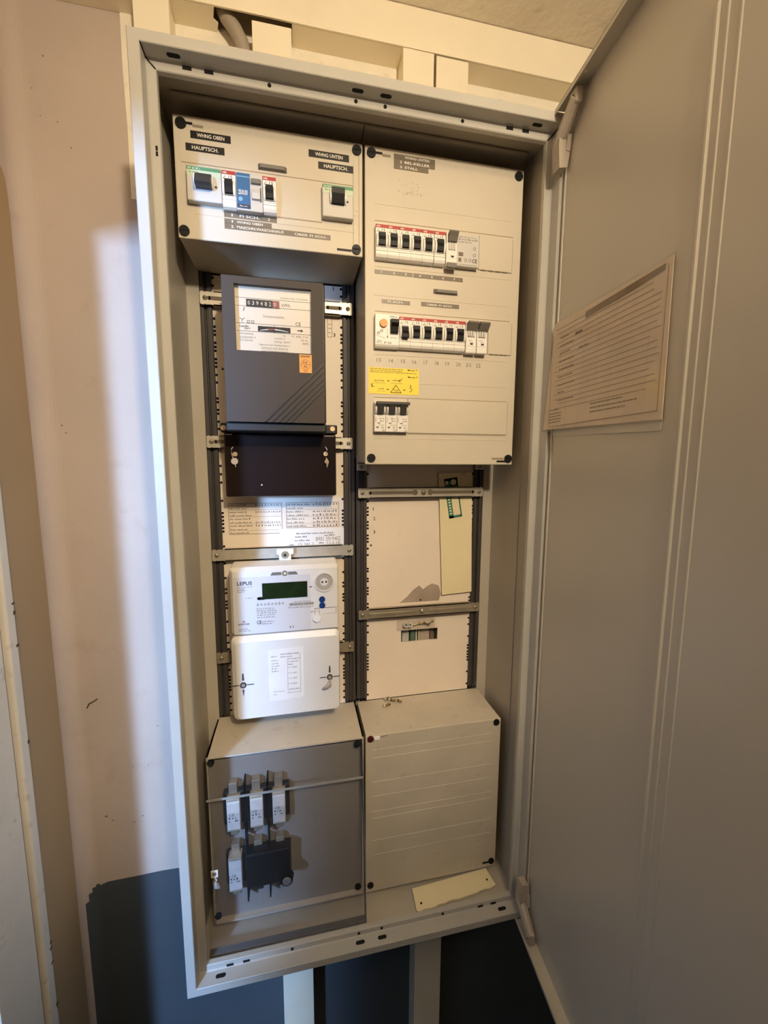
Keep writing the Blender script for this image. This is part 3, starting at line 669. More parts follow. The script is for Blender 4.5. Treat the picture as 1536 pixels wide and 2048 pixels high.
# residual current device on the left cover
rc = thing('residual_current_device', 'residual current device with blue label and grey push handle', 'residual current device', (-157, 0, -111))
MB().box(-173.4, -139.4, -9.5, 2, -111.5, -65, 1).build('body', GREYW, rc)
bl_ = MB().box(-172.6, -155.4, -10.2, -9.3, -109, -66).build('blue_label', BLUE, rc)
text(bl_, '25/0.03', -170.5, -159, -92.5, -86.5, -10.3, WPRINT, bold=True)
MB().box(-172, -156, -10.3, -10.1, -71, -69.6).build('label_stripe', mat('pale_blue_print', (120, 170, 206), 0.5, var=0), bl_)
MB().cyl(-168, -98, 2.8, -10.35, -10.1, 14).build('label_emblem', mat('pale_blue_print', (120, 170, 206), 0.5, var=0), bl_)
o = MB().box(-172, -156, -10.35, -10.1, -108.4, -104.6).build('label_foot', mat('navy_print', (18, 40, 66), 0.5, var=0), bl_)
q = MB(); scribble(q, -169.5, -158.5, -107.4, 1.8, -10.4, (3, 6)); stuff(q.build('foot_print', WPRINT, o))
MB().box(-154, -141, -13, -9, -78, -72, 1).build('test_button', GREYP, rc)
hd = MB(); hd.prism([(-9, -98), (-13, -97), (-14, -90), (-11, -84), (-9, -83)], 'x', -153, -142.5); hd.build('push_handle', GREYW, rc)
MB().box(-142.3, -141.4, -12, -9, -99, -82).build('handle_gap', DGREY, rc)
# wide residual current breaker in upper row
ro = thing('residual_current_breaker', 'grey residual current breaker with CE mark ending the upper row', 'residual current breaker', (148, 0, -154))
MB().box(122.4, 139.6, -11, 2, -155, -106.5, .8).build('toggle_module', WHITEP, ro); MB().box(139.8, 175.2, -9.5, 2, -152, -107, .6).build('label_module', GREYW, ro)
tg = MB(); tg.prism([(-10, -122), (-15, -121), (-18, -116), (-22, -111), (-20, -108.5), (-10, -110)], 'x', 124.5, 138); tg.build('toggle', GREYP, ro)
for a, b_ in ((126, 129), (130.2, 132.5), (134, 136.5)): MB().box(a, b_, -13, -10.8, -132, -122, .6).build('toggle_guard', GREYW, ro)
MB().box(124, 139, -11.3, -10.9, -143.5, -133).build('rating_label', PAPER, ro); MB().box(130, 134.5, -11.5, -11.2, -142, -139.6).build('state_window', INK, ro)
MB().box(123, 139, -14, -10, -157.5, -150, 1).build('release_clip', GREYP, ro)
q = MB(); scribble(q, 142, 172, -111.5, 1.4, -9.6); scribble(q, 142, 173, -115.3, 2.6, -9.6, (2, 5)); scribble(q, 142, 163, -118.6, 1.6, -9.6); scribble(q, 142, 173, -150.5, 1.8, -9.6, (2, 4)); q.box(142.5, 150, -9.7, -9.5, -138, -132.5); q.box(142.5, 147, -9.7, -9.5, -146, -140.5)
for x, z in ((168, -126), (168, -135), (154, -143), (161, -143)): q.ring(x, z, 2.4, 1.7, -9.7, -9.5, 10)
stuff(q.build('module_print', INKL, ro)); text(ro, 'CE', 164.5, 172.5, -146, -140.5, -9.65, INK, bold=True)
# residual current device in middle row
r2 = thing('residual_current_device', 'residual current device with orange test button at left of middle row', 'residual current device', (33, 0, -278))
MB().prism([(2, -277.5), (-6, -277.5), (-8.5, -275.5), (-10, -272.5), (-10, -230), (2, -230)], 'x', 15.4, 51.2).build('body', WHITEP, r2)
MB().cyl(27.5, -243, 5.6, -13.5, -9.8, 20, 6.2).build('test_button', ORANGE, r2, False)
gw = MB().box(37.5, 49.8, -10.6, -9.8, -258, -236).build('toggle_well', GREYP, r2)
tg = MB(); tg.prism([(-10, -256), (-14, -255.5), (-15.5, -248), (-18.5, -243), (-18.5, -238), (-15, -237), (-10, -238)], 'x', 38.5, 49.5); tg.build('toggle', BLACK, r2)
text(r2, 'XTC', 17.5, 26, -271.5, -267.2, -10.1, INK); text(r2, 'B-16A', 29, 40, -271.5, -268.2, -10.1, INK); 
q = MB(); q.tube([(18, -10.1, -258), (27, -10.1, -252)], .3, 4); q.ring(20, -257, 2.2, 1.6, -10.2, -10, 10); q.ring(25, -253.5, 2, 1.4, -10.2, -10, 10); q.box(33.6, 34, -10.15, -10, -258, -250); q.box(33, 34.6, -10.15, -10, -263, -260); q.tube([(16.5, -10.1, -260), (30, -10.1, -264)], .2, 4); scribble(q, 38, 49, -263, 1.3, -10.1); scribble(q, 37, 49, -233.5, 2, -10.1)
stuff(q.build('device_print', INKL, r2))
def slim(label, x):
    t = thing('grey_breaker', label, 'circuit breaker', (x + 9, 0, -278), 'grey toggled breakers of the middle row')
    MB().box(x + .2, x + 17.6, -11.5, 2, -278, -231, 1.5).build('body', WHITEP, t)
    tg = MB(); tg.prism([(-10, -246), (-14, -245), (-18, -241), (-23, -236), (-21, -233), (-10, -234)], 'x', x + 1, x + 17); tg.build('toggle', GREYP, t)
    for a in (2.5, 6.5, 10.5): MB().box(x + a, x + a + 3.2, -14, -11, -254, -245.5, .6).build('toggle_guard', GREYW, t)
    MB().box(x + 1.2, x + 16.6, -11.9, -11.2, -267.5, -256, 1).build('rating_label', PAPER, t)
    MB().box(x + 7, x + 11.5, -12.1, -11.7, -265.5, -263).build('state_window', INK, t)
    q = MB(); scribble(q, x + 3, x + 10, -259.4, 1.4, -11.95); scribble(q, x + 6, x + 12, -262, 1.4, -11.95); stuff(q.build('device_print', INKL, t))
    return t
g0 = slim('slim grey toggled breaker touching the red banded row', 157.2); copy_tree(g0, 18.2, 0, 0, 'slim grey toggled breaker beside the blank strip, ending the middle row')
tp = thing('three_pole_breaker', 'three pole breaker with linked dark toggles in the bottom row', 'circuit breaker', (41, 0, -402))
for i in range(3):
    x = 14.4 + i * 17.6
    b = MB().box(x + .1, x + 17.4, -9.5, 2, -400.5, -355, .8).build('pole', WHITEP, tp)
    for a in (.6, 13.8): 
        gq = MB(); gq.prism([(-9.3 - 4.5 * math.sin(math.pi * k / 8), -366.5 - 8.2 * math.cos(math.pi * k / 8)) for k in range(9)], 'x', x + a, x + a + 3); gq.build('toggle_guard', GREYW, tp)
    tg = MB(); tg.prism([(-9, -374.5), (-13, -374), (-15, -368), (-17, -362), (-9, -360)], 'x', x + 4.2, x + 13.4); tg.build('toggle', DGREY, tp)
    q = MB(); scribble(q, x + 8, x + 15.5, -381.5, 2.2, -9.6, (2, 3)); scribble(q, x + 9, x + 15.5, -385.3, 2.2, -9.6, (2, 3)); q.box(x + 4.5, x + 9, -9.7, -9.5, -388.2, -386.8); scribble(q, x + 7, x + 16, -390.8, 1, -9.6); q.box(x + 3, x + 6.5, -9.65, -9.5, -395, -392.5); q.ring(x + 12.5, -394, 1.6, 1.0, -9.65, -9.5, 8); q.box(x + 1.8, x + 2.4, -9.6, -9.5, -386, -379)
    stuff(q.build('pole_print', INKL, tp)); text(tp, 'CE', x + 11.5, x + 15.8, -399.6, -396.8, -9.6, INK)
MB().box(15.5, 67.5, -20, -14, -361, -356.5, 1).build('toggle_bar', DGREY, tp)

# ================================================================== black ferraris meter
em = thing('electricity_meter', 'old black electricity meter with counter reading 039482', 'electricity meter', (-126, 60, -503))
bm_ = MB(); bm_.frustum((-205, -54, -392, -184), 88, (-201, -58, -389, -187), 20); bm_.build('base_case', BAKES, em)
# front frame with a window opening
fm = MB(); X0, X1, Z_0, Z_1 = -200, -59, -388.5, -188; wx0, wx1, wz0, wz1 = -183.5, -76.5, -288, -198
for a, b_, c_, d_ in ((X0, wx0, Z_0, Z_1), (wx1, X1, Z_0, Z_1), (wx0, wx1, wz1, Z_1), (wx0, wx1, Z_0, wz0)): fm.box(a, b_, 8, 16, c_, d_)
fm.build('front_case', BAKE, em)
MB().box(-61, -56.5, 9.5, 60, -388, -189, 1.5).build('side_edge', BAKES, em)
MB().box(wx0 - 1, wx1 + 1, 17, 19, wz0 - 1, wz1 + 1).build('dial_plate', WINF, em)
dp = [q for q in bpy.data.objects if q.parent == em and q.name.startswith('dial_plate')][0]
Y = 16.9
ln = MB()
for z in (-213.5, -224.5, -248.3, -259.2): ln.box(wx0 + .5, wx1 - .5, Y - .05, Y + .1, z, z + .5)
ln.build('dial_rule', INK, dp)
MB().box(-168, -131.5, 15.5, 17, -225, -215).build('counter_window', BLACK, em); MB().box(-131.5, -122, 15.5, 17, -225, -215).build('red_counter', REDW, em)
for i, c_ in enumerate('039482'): text(dp, c_, -166 + i * 5.9, -163 + i * 5.9, -222.8, -217.4, 15.4, WPRINT, name='digit')
text(dp, '0', -129.5, -126.8, -222.8, -217.4, 15.4, WPRINT, name='digit')
text(dp, 'kWh', -118.5, -107, -221.8, -217.3, Y - .1, INK); text(dp, 'Landis+Gyr MM2000', -120, -81, -211.5, -208.6, Y - .1, INKL); text(dp, 'Drehstromzähler', -145, -115, -238.3, -235, Y - .1, INKL)
text(dp, 'CE', -99.5, -91.8, -247.2, -242, Y - .1, INK); text(dp, 'Landis', -178.3, -166, -253.6, -250.6, Y - .1, INK, bold=True); text(dp, 'Gyr+', -172, -163.5, -257, -253.8, Y - .1, INK, bold=True)
for s_, a, b_, z in (('MM2000J', -178.7, -160, -264.3), ('3x230/400 V', -178.9, -156.2, -268.8), ('75 U/kWh', -178.6, -160.3, -273), ('10(60) A', -129.7, -115.4, -268.5), ('Eichg. 400V', -129.8, -107.2, -273.2), ('50 Hz', -91.6, -81.7, -268.6), ('2003', -90.2, -81.3, -273.2), ('Nr.', -117.6, -113.5, -263.8), ('71 695 714', -106, -81.6, -263.8), ('Eigentum des Netzbetreibers', -151.4, -108.7, -278), ('00562-03-02315', -148.8, -111.1, -282.6)):
    text(dp, s_, a, b_, z, z + 2.7, Y - .1, INKL)
q = MB(); x = -149
while x < -111.5:
    w = random.choice((.5, .9, 1.3)); q.box(x, x + w, Y - .1, Y, -287.5, -284.8); x += w + random.choice((.5, .9, 1.2))
q.tube([(-178, Y, -240.9), (-174.6, Y, -243.5), (-171, Y, -240.9)], .4, 4); q.tube([(-174.6, Y, -243.5), (-174.6, Y, -247.5)], .4, 4)
for a in (-168, -162): q.box(a, a + 4, Y - .1, Y, -247.5, -246.9); q.box(a, a + 4, Y - .1, Y, -244.4, -243.8); q.box(a, a + .5, Y - .1, Y, -247.5, -243.8); q.box(a + 3.5, a + 4, Y - .1, Y, -247.5, -243.8)
q.prism([(-97, -253), (-92, -253), (-92, -251.4), (-88.3, -253.8), (-92, -256), (-92, -254.5), (-97, -254.5)], 'y', Y - .1, Y)
q.tube([(-171.5, Y, -225.5), (-171.2, Y, -229), (-173, Y, -231)], .5, 4)
stuff(q.build('dial_marks', INK, dp))
MB().box(-153, -107, 15.8, 17, -258, -251).build('disc_slot', BLACK, em)
dk = MB(); pts = [(-150 + 40 * i / 12, -256.6 + 2.6 * math.sin(math.pi * i / 12)) for i in range(13)] + [(-110 - 40 * i / 12, -257.3 + 1.5 * math.sin(math.pi * i / 12)) for i in range(13)]
dk.prism(pts, 'y', 15.4, 15.9); dk.build('rotor_disc', WPRINT, em); MB().box(-139, -129.5, 15.2, 15.5, -255.8, -253.8).build('disc_mark', REDW, em); MB().box(-130.3, -129.4, 15, 17, -259, -250).build('index_mark', INK, em)
MB().box(wx0 - .5, wx1 + .5, 11.5, 12.2, wz0 - .5, wz1 + .5).build('window_glass', GLASSM, em)
sk = MB().box(-95, -77, 7.6, 8.2, -315.5, -289.5).build('calibration_sticker', ORANGE, em)
text(sk, '490949', -93.5, -79.5, -293.8, -290.6, 7.5, INK, bold=True); text(sk, 'ER', -89.5, -83, -302.5, -299, 7.5, INK); text(sk, '40', -89, -83.5, -308.5, -305, 7.5, INK); text(sk, '03', -88.5, -83.5, -314.3, -311.6, 7.5, INK)
q = MB(); q.ring(-86, -303.6, 7, 6.6, 7.45, 7.55, 28); q.box(-93, -79, 7.45, 7.55, -303.9, -303.5); q.build('sticker_ring', INK, sk)
for (xs, xe, ze) in ((-146, -59.5, -302), (-136, -59.5, -311), (-126.5, -59.5, -321), (-117.5, -59.5, -330), (-109, -59.5, -338)):
    d = Vector((xe - xs, ze + 388.0)); n_ = Vector((-d.y, d.x)).normalized() * 2.0
    rb = MB(); rb.prism([(xs - 1.6, -388.3), (xs + 1.6, -388.3), (xe, ze - 1.4), (xe, ze + 1.6)], 'y', 6.2, 8.2); rb.build('diagonal_rib', BAKES, em)
lb = MB(); lb.box(-218, -35, 62, 90, -401, -386, 2); lb.box(-202, -56, 14, 64, -402, -388.8, 2); lb.build('lower_ledge', BAKES, em)
for x, z in ((-213, -394), (-43, -392.5)): MB().cyl(x, z, 4, 60.2, 62.2, 14, 4.6).build('ledge_screw', mat('brass_pale', (224, 196, 160), 0.4, metal=0.5, var=0.05), em, False)
tc = MB(); tc.box(-213.5, -37.5, 60, 90, -503, -402, 3, 3); tcv = tc.build('terminal_cover', BAKEG, em); tcv['label'] = 'glossy black terminal cover'
MB().cyl(-158, -484, 1.2, 59.7, 60.1, 8).build('chip', WPRINT, tcv)
def wire_seal(label, x, z, m_):
    t = thing('wire_seal', label, 'seal', (x, 57, z - 6), 'wire seals on the terminal cover')
    MB().cyl(x + 1, z + 11, 3.6, 57, 60, 14).build('sealing_screw', mat('pale_brass', (214, 190, 150), 0.4, metal=0.4, var=0.05), t, False)
    MB().tube([(x - 2, 59, z + 22), (x - 4, 57, z + 19), (x - 4, 56, z + 12), (x - 2, 56, z + 4)], .9, 6).build('wire_loop', m_, t, True)
    p = MB(); p.cyl(x, z, 5.4, 55.5, 58.5, 10); p.box(x + .5, x + 1.6, 56, 58, z - 9, z - 4); p.build('seal_disc', m_, t)
wire_seal('pale round wire seal at the left of the black terminal cover', -198, -446, GREYW)
t = thing('wire_seal', 'brownish twisted wire seal at the right of the black terminal cover', 'seal', (-54, 57, -456), 'wire seals on the terminal cover')
MB().cyl(-55, -433.5, 3.6, 57, 60, 14).build('sealing_screw', mat('pale_brass', (214, 190, 150), 0.4, metal=0.4, var=0.05), t, False)
MB().tube([(-55, 59, -422), (-52.5, 57, -426), (-54, 56, -434)], .9, 6).build('wire_loop', GREYW, t, True)
p = MB(); p.cyl(-53.5, -446, 3.4, 55.5, 59, 9, 2.4); p.tube([(-54, 57, -440), (-52, 56, -447), (-53, 57, -456)], [1, 2.4, .6], 6); p.build('seal_body', mat('tan_seal', (190, 162, 120), 0.45, var=0.2, scale=200), t)
# white sticker over the bar
ws = thing('white_label', 'white handwritten label stuck beside the printed forms above the bar', 'label', (-76, 104, -596))
MB().box(-134, -18.5, 103.7, 104.6, -596.5, -564.5).build('paper', PAPER, ws)
q = MB(); scribble(q, -105, -38, -574.5, 2.6, 103.6); scribble(q, -107, -85, -580.5, 2.6, 103.6); scribble(q, -56, -36, -579, 2.8, 103.6); scribble(q, -108, -82, -587, 2.6, 103.6); scribble(q, -118, -108, -594.5, 2.4, 103.6); scribble(q, -66, -57, -592.5, 2.4, 103.6); stuff(q.build('printed_words', INK, ws))
text(ws, '8901 3919402', -71, -27, -588, -580.5, 103.6, INKL, name='handwriting'); text(ws, '15 241 1', -102, -76, -595.5, -590, 103.6, INKL, name='handwriting'); text(ws, '12.0.18', -51, -28, -594.5, -589, 103.6, INKL, name='handwriting')
MB().tube([(-18.7, 103.7, -564.5), (-18.7, 103.6, -596.5)], .3, 4).build('curled_edge', PAPER, ws)

# ================================================================== white digital meter
lm = thing('digital_meter', 'white digital electricity meter marked LEPUS with a green display', 'electricity meter', (-125, 60, -878))
up = MB(); up.rfrustum((-212, -36.5, -730, -615), 85, 5, (-212, -37, -729, -617), 52, 4); up.rfrustum((-212, -37, -729, -617), 52, 4, (-207, -38.5, -728, -623), 45, 2.5); up.build('upper_case', LEPM, lm)
fmz = MB(); fmz.box(-206, -84, 44.6, 45.2, -727, -632); ff = fmz.build('label_film', LEPF, lm)
lo = MB(); lo.rfrustum((-213.5, -36, -879, -730.5), 82, 9, (-213, -36, -877.5, -731), 46, 9); lo.rfrustum((-213, -36, -877.5, -731), 46, 9, (-206, -38, -873, -740), 40, 7)
lo.build('terminal_cover', LEPM, lm)
MB().box(-161.5, -89, 44, 45, -670.5, -643.5).build('display_bezel', DARKHOLE, lm)
MB().box(-160.5, -90, 43.7, 44.6, -669.5, -644.5).build('display', LCD, lm)
o = MB().cyl(-167.5, -668.5, 2.4, 43.9, 44.8, 12); o.box(-167.5, -158, 43.9, 44.8, -671, -666.2); o.build('display_tab', DARKHOLE, lm)
text(lm, 'LEPUS', -200, -177, -645, -639, 44.3, INK, bold=True); text(lm, 'APATOR', -201, -183, -712, -709, 44.3, INK, bold=True)
MB().prism([(-194.5, -707.6), (-192, -703.8), (-189.5, -707.6), (-191, -707.6), (-192, -705.6), (-193, -707.6)], 'y', 44.3, 44.5).build('logo_mark', mat('logo_red', (150, 70, 50), 0.5, var=0), lm)
q = MB()
scribble(q, -200, -177, -648.6, 1.3, 44.45); scribble(q, -200, -189, -651.5, 1.8, 44.45); scribble(q, -200, -186, -654.2, 1.8, 44.45); scribble(q, -200, -190, -657, 1.8, 44.45); scribble(q, -188, -176, -667.5, 1.6, 44.45)
for z in (-687, -690.7, -694.3, -698, -701.8): scribble(q, -171, -138 - random.uniform(0, 6), z, 2.2, 44.45, (2, 5))
scribble(q, -163, -144, -709.3, 2.3, 44.45); scribble(q, -163, -146, -713, 2.3, 44.45); scribble(q, -200, -186, -719.4, 1.8, 44.45); scribble(q, -200, -181, -722.5, 1.8, 44.45)
scribble(q, -112, -84, -678.6, 1.4, 44.45); scribble(q, -120, -80, -688.5, 2.2, 44.45, (2, 4)); scribble(q, -119, -112, -723, 4, 44.45, (1, 2))
x = -119
while x < -80: 
    w = random.choice((.4, .7, 1.0)); q.box(x, x + w, 44.3, 44.5, -684.5, -680); x += w + random.choice((.4, .7))
for i in range(8): 
    a = -171 + i * 5.7; (q.ring(a + 2, -679, 2, 1.5, 44.3, 44.5, 8) if i % 3 == 0 else q.box(a, a + 4, 44.3, 44.5, -679.5, -678.8)); q.box(a + 1.6, a + 2.2, 44.3, 44.5, -681.5, -676.5)
stuff(q.build('small_print', INKL, lm)); text(lm, 'CE', -171.5, -164, -712, -706, 44.3, INK, bold=True)
r_ = MB(); r_.ring(-61, -646.5, 16.8, 14.6, 42.5, 45.2, 32); r_.build('port_rim', LEPM, lm, False)
MB().cyl(-61, -646.5, 14.6, 44.2, 45.2, 30).build('optical_port', mat('port_grey', (176, 168, 158), 0.5, var=0.04), lm); MB().cyl(-61, -646.5, 6.6, 43.6, 45, 20).build('port_centre', LEPM, lm)
for x in (-64.2, -57.8): MB().cyl(x, -646.5, 1.7, 43.3, 44, 12).build('port_eye', INK, lm)
MB().box(-85.5, -81.5, 44.2, 44.6, -654.5, -653).build('lamp_slot', INK, lm)
for z in (-676.5, -687): MB().cyl(-64.8, z, 5.1, 42.8, 45, 20, 5.1).build('blue_button', BLUED, lm)
fp = MB(); fp.box(-77, -40, 44, 45.2, -702, -692, .8); fpo = fp.build('seal_flap', LEPM, lm)
q = MB(); q.box(-77.4, -76.8, 43.8, 45, -702.4, -691.6); q.box(-77.4, -40, 43.8, 45, -692, -691.5); q.box(-73.6, -73, 43.8, 45, -701, -693); q.box(-70, -69.4, 43.8, 45, -701, -693); q.box(-42, -41.4, 43.8, 45, -700, -693); q.box(-84, -80, 44.3, 45, -697.5, -696.8); q.build('flap_gap', INKL, fpo)
hk = MB(); hk.ring(-125, -628.3, 4.2, 2.6, 43.6, 46, 20); hk.build('hanging_eye', mat('eye_bronze', (150, 132, 96), 0.4, metal=0.5, var=0.1), lm); 
q = MB(); q.prism([(-148, -631), (-145, -626), (-130.5, -626), (-130.5, -631)], 'y', 45.8, 46.4); q.prism([(-104, -631), (-107, -626), (-119.5, -626), (-119.5, -631)], 'y', 45.8, 46.4)
q.xf = lambda x, y, z: (x, y, z); q.build('eye_recess', GREYP, lm)
for o in [q for q in bpy.data.objects if q.name.startswith('eye_recess')]: o.location.y = -0.0018
for cx, cz, dz in ((-196, -813, -1), (-54, -814, 0)):
    q = MB(); q.box(cx - 17, cx - 6, 39.6, 40.2, cz - .7, cz + .7); q.box(cx + 6, cx + 17, 39.6, 40.2, cz - .7, cz + .7); q.prism([(cx - 1.6, cz + 8), (cx + 1.6, cz + 8), (cx + 1, cz + 20), (cx - 1, cz + 20)], 'y', 39.6, 40.2)
    if dz: q.prism([(cx - 1.6, cz - 8), (cx + 1.6, cz - 8), (cx, cz - 20)], 'y', 39.6, 40.2)
    q.build('cross_groove', DGREY, lm)
    MB().ring(cx, cz, 5, 3, 38.6, 40.4, 16).build('screw_collar', DGREY, lm); MB().cyl(cx, cz, 3, 38.8, 40.2, 12).build('cover_bolt', ZINC, lm, False)
t = thing('plastic_seal', 'round white plastic seal hanging on the digital meter flap', 'seal', (-74, 42, -714)); p = MB(); p.cyl(-74, -708, 6.8, 40.5, 44.6, 10); p.build('disc', PAPER, t); MB().tube([(-74, 43, -702), (-73, 42.5, -697), (-71, 43.5, -694)], .6, 5).build('strap', PAPER, t)
t = thing('plastic_seal', 'translucent twisted seal below the right bolt of the digital meter', 'seal', (-58, 38, -832)); p = MB(); p.tube([(-54, 38, -820), (-56, 36, -827), (-62, 36, -831), (-67, 38, -834)], [2, 4.5, 3, 1.5], 8); p.build('body', mat('seal_grey', (170, 160, 148), 0.3, var=0.2, scale=150), t, True); MB().tube([(-54, 39, -817), (-53, 37, -822)], .7, 5).build('wire', ZINC, t)
nt_ = thing('paper_note', 'small white printed note taped on the meter terminal cover', 'note', (-126, 39, -846))
pts = [(-155, -758), (-97, -755)] + [(-97.5 + random.uniform(-.5, .5), z) for z in range(-770, -840, -14)] + [(-98, -843)] + [(x, -845 + random.uniform(-1.4, 1.2)) for x in range(-106, -152, -8)] + [(-155, -846.5)] + [(-155 + random.uniform(-.5, .5), z) for z in range(-835, -760, 14)]
MB().prism(pts, 'y', 39.0, 39.7).build('paper', PAPER, nt_)
q = MB(); y = 38.9
scribble(q, -150, -140, -769, 2.2, y, (2, 4)); scribble(q, -135, -104, -766, 2.4, y); scribble(q, -135, -116, -770.5, 2, y)
for z, s_ in ((-776, 1), (-781, 1), (-785.5, 1), (-790, 1), (-795, 1)): scribble(q, -150, -136 - random.uniform(0, 4), z, 2, y, (2, 4))
q.box(-124.4, -124, y, y + .1, -833, -772); q.box(-125, -103, y, y + .1, -834.5, -834); q.box(-103.4, -103, y, y + .1, -834, -766)
scribble(q, -148, -130, -831, 1.8, y, (1, 3)); scribble(q, -148, -142, -836, 1.8, y)
stuff(q.build('note_print', INKL, nt_))
for s_, a, b_, z in (('Einbaugerät', -123, -103, -775.5), ('Ladepunkt', -123, -106, -780.5), ('9402', -123, -115, -785.5), ('1-1:1.8.0', -123, -109, -790.5), ('1-1:1.8.1', -123, -109, -800.5), ('1-1:1.8.2', -123, -109, -810), ('1-1:2.8.0', -123, -109, -819.5), ('05.05.2022', -122, -105, -829.5)): text(nt_, s_, a, b_, z, z + 2.7, y - .05, INK)
# hook clip that holds the digital meter on its bar
hc = thing('hook_clip', 'white hook clip with a screw hanging the digital meter on its bar', 'clip', (-125, 86, -626))
MB().prism([(-139, -596), (-110.5, -596), (-110.5, -605), (-115, -606), (-115, -626), (-135, -626), (-135, -606), (-139, -605)], 'y', 83, 86).build('plate', WHITEP, hc)
MB().cyl(-125, -606, 5.8, 79.5, 83, 18, 6.4).build('screw', ZINCD, hc, False); MB().cyl(-125, -606, 2.2, 79, 79.6, 10).build('screw_socket', DARKHOLE, hc)
bt = thing('black_tag', 'small black tag with white print tucked behind the hook clip', 'tag', (-149, 88, -624)); MB().box(-162, -137, 86.8, 88.5, -624, -615).build('tape', TAPEB, bt); q = MB(); scribble(q, -153, -140, -621, 3, 86.7, (2, 4)); stuff(q.build('tag_print', WPRINT, bt))

# ================================================================== loose things at the right
cdk = thing('cream_card', 'long cream card strip with a green logo standing behind the bar', 'card', (195, 100, -702))
MB().prism([(157, -467), (223, -465), (229.5, -699), (168.5, -702)], 'y', 99, 100.5).build('strip', CARD, cdk)
def gr(u, y, v): # tilted logo frame
    return (167 + u * 26 + v * 12.5, y, -478 - v * 75 + u * 4)
lg = MB(gr); 
for a, b_, c_, d_ in ((0, .36, 0, 1), (0, 1, 0, .06), (0, 1, .94, 1), (.9, 1, 0, 1), (.36, 1, .17, .22), (.36, 1, .0, .2)): lg.box(a, b_, 98.6, 99.05, c_, d_)
lgo = lg.build('green_logo', TGREEN, cdk)
q = MB(gr); q.cyl(.68, .11, .2, 98.4, 98.7, 16)
for v in list(q.bm.verts): v.co.z = .11 + (v.co.z - .11) * .38
q.build('logo_disc', CARD, lgo); MB(gr).box(.42, .86, 98.4, 98.7, .24, .92).build('logo_field', CARD, lgo)
q = MB(gr)
for i in range(9): q.box(.1, .26, 98.45, 98.7, .3 + i * .07, .335 + i * .07)
q.box(.08, .28, 98.45, 98.7, .06, .14); q.build('logo_letters', CARD, lgo); q = MB(); q.box(200, 212, 98.7, 99.1, -470, -469.4); stuff(q.build('card_print', INKL, cdk))
stn = MB(); 
stn.prism([(85, -714.5), (100, -703), (112, -690), (124, -682), (132, -690), (140, -684), (150, -679.5), (163, -684), (168, -700), (164, -714.5)], 'y', 104.75, 105.1); stn.build('dust_stain', STAIN, pr)
MB().cyl(127, -711, 1.8, 104.6, 105, 9).build('screw_hole', DARKHOLE, pr)
bg = thing('plastic_bag', 'small clear bag of screws and washers tucked under the lower bar', 'bag', (117, 96, -767))
b = MB(); nn = 10
vs = []; 
for j in range(5):
    for i in range(nn + 1):
        vs.append((79 + i * 7.6, 97 - 6 * math.sin(math.pi * i / nn) * math.sin(math.pi * (j + .4) / 4.8) + random.uniform(-1, 1), -767 + j * 7 + random.uniform(-1, 1)))
b._add(vs, [(j * (nn + 1) + i, j * (nn + 1) + i + 1, (j + 1) * (nn + 1) + i + 1, (j + 1) * (nn + 1) + i) for j in range(4) for i in range(nn)]); b.build('film', BAGM, bg, True)
for x in (96.5, 105): MB().ring(x, -756.5, 5, 1.9, 96.5, 99, 18).build('washer', WHITEP, bg); MB().cyl(x, -756.5, 1.9, 98.4, 99, 12).build('washer_hole', DARKHOLE, bg)
for i, (x, z, a) in enumerate(((118, -757, .25), (128, -756, .1), (137, -757, -.35), (146, -755, .5))):
    q = MB(); q.tube([(x - 6 * math.cos(a), 99, z - 6 * math.sin(a)), (x + 5 * math.cos(a), 99, z + 5 * math.sin(a))], 1.3, 8); q.tube([(x + 5 * math.cos(a), 99, z + 5 * math.sin(a)), (x + 7 * math.cos(a), 99, z + 7 * math.sin(a))], [2.6, 2.2], 8); q.build('screw', BRASS, bg)
def loose_screw(label, x, y, ang, l):
    t = thing('loose_screw', label, 'screw', (x, y, -905.6), 'loose screws on the blank cover'); c_, s_ = math.cos(ang), math.sin(ang); z = -902.6
    MB().tube([(x, y, z), (x + c_ * l, y + s_ * l, z)], 2.3, 8).build('shank', BRASS, t, True)
    MB().tube([(x - c_ * 4, y - s_ * 4, z), (x - c_ * 3.4, y - s_ * 3.4, z), (x, y, z)], [2.4, 3.4, 3.4], 10).build('head', ZINC, t)
loose_screw('lone brass screw lying nearest the front of the blank cover', 52, 77, .15, 10)
loose_screw('loose screw with shiny head, left of the three by the plate', 57, 96, .5, 8)
loose_screw('middle loose screw of the three by the plate', 66, 93, -.5, 9)
loose_screw('loose screw, right of the three by the plate', 79, 88, -.7, 8)
lp = thing('loose_plate', 'loose cream plate with a jagged edge lying on the cabinet floor', 'plate', (160, -15, -1217))
def tl(x, y, z): return (x, y, z + max(0, (y + 60) * .06))
pts = [(84, -40)] + [(90 + i * 9, -41 + i * 9 * .085 + random.choice((-.9, .9))) for i in range(16)] + [(238, -27), (233, 4), (86, -4)]
o = MB(tl); o.prism(pts, 'z', -1217.6, -1214.6); o.build('strip', CARD, lp)
for x, y in ((95, -30), (226, -16)): MB(tl).cyl(x, y, 1.8, -1214.8, -1214.3, 10, axis='z').build('hole', DARKHOLE, lp)

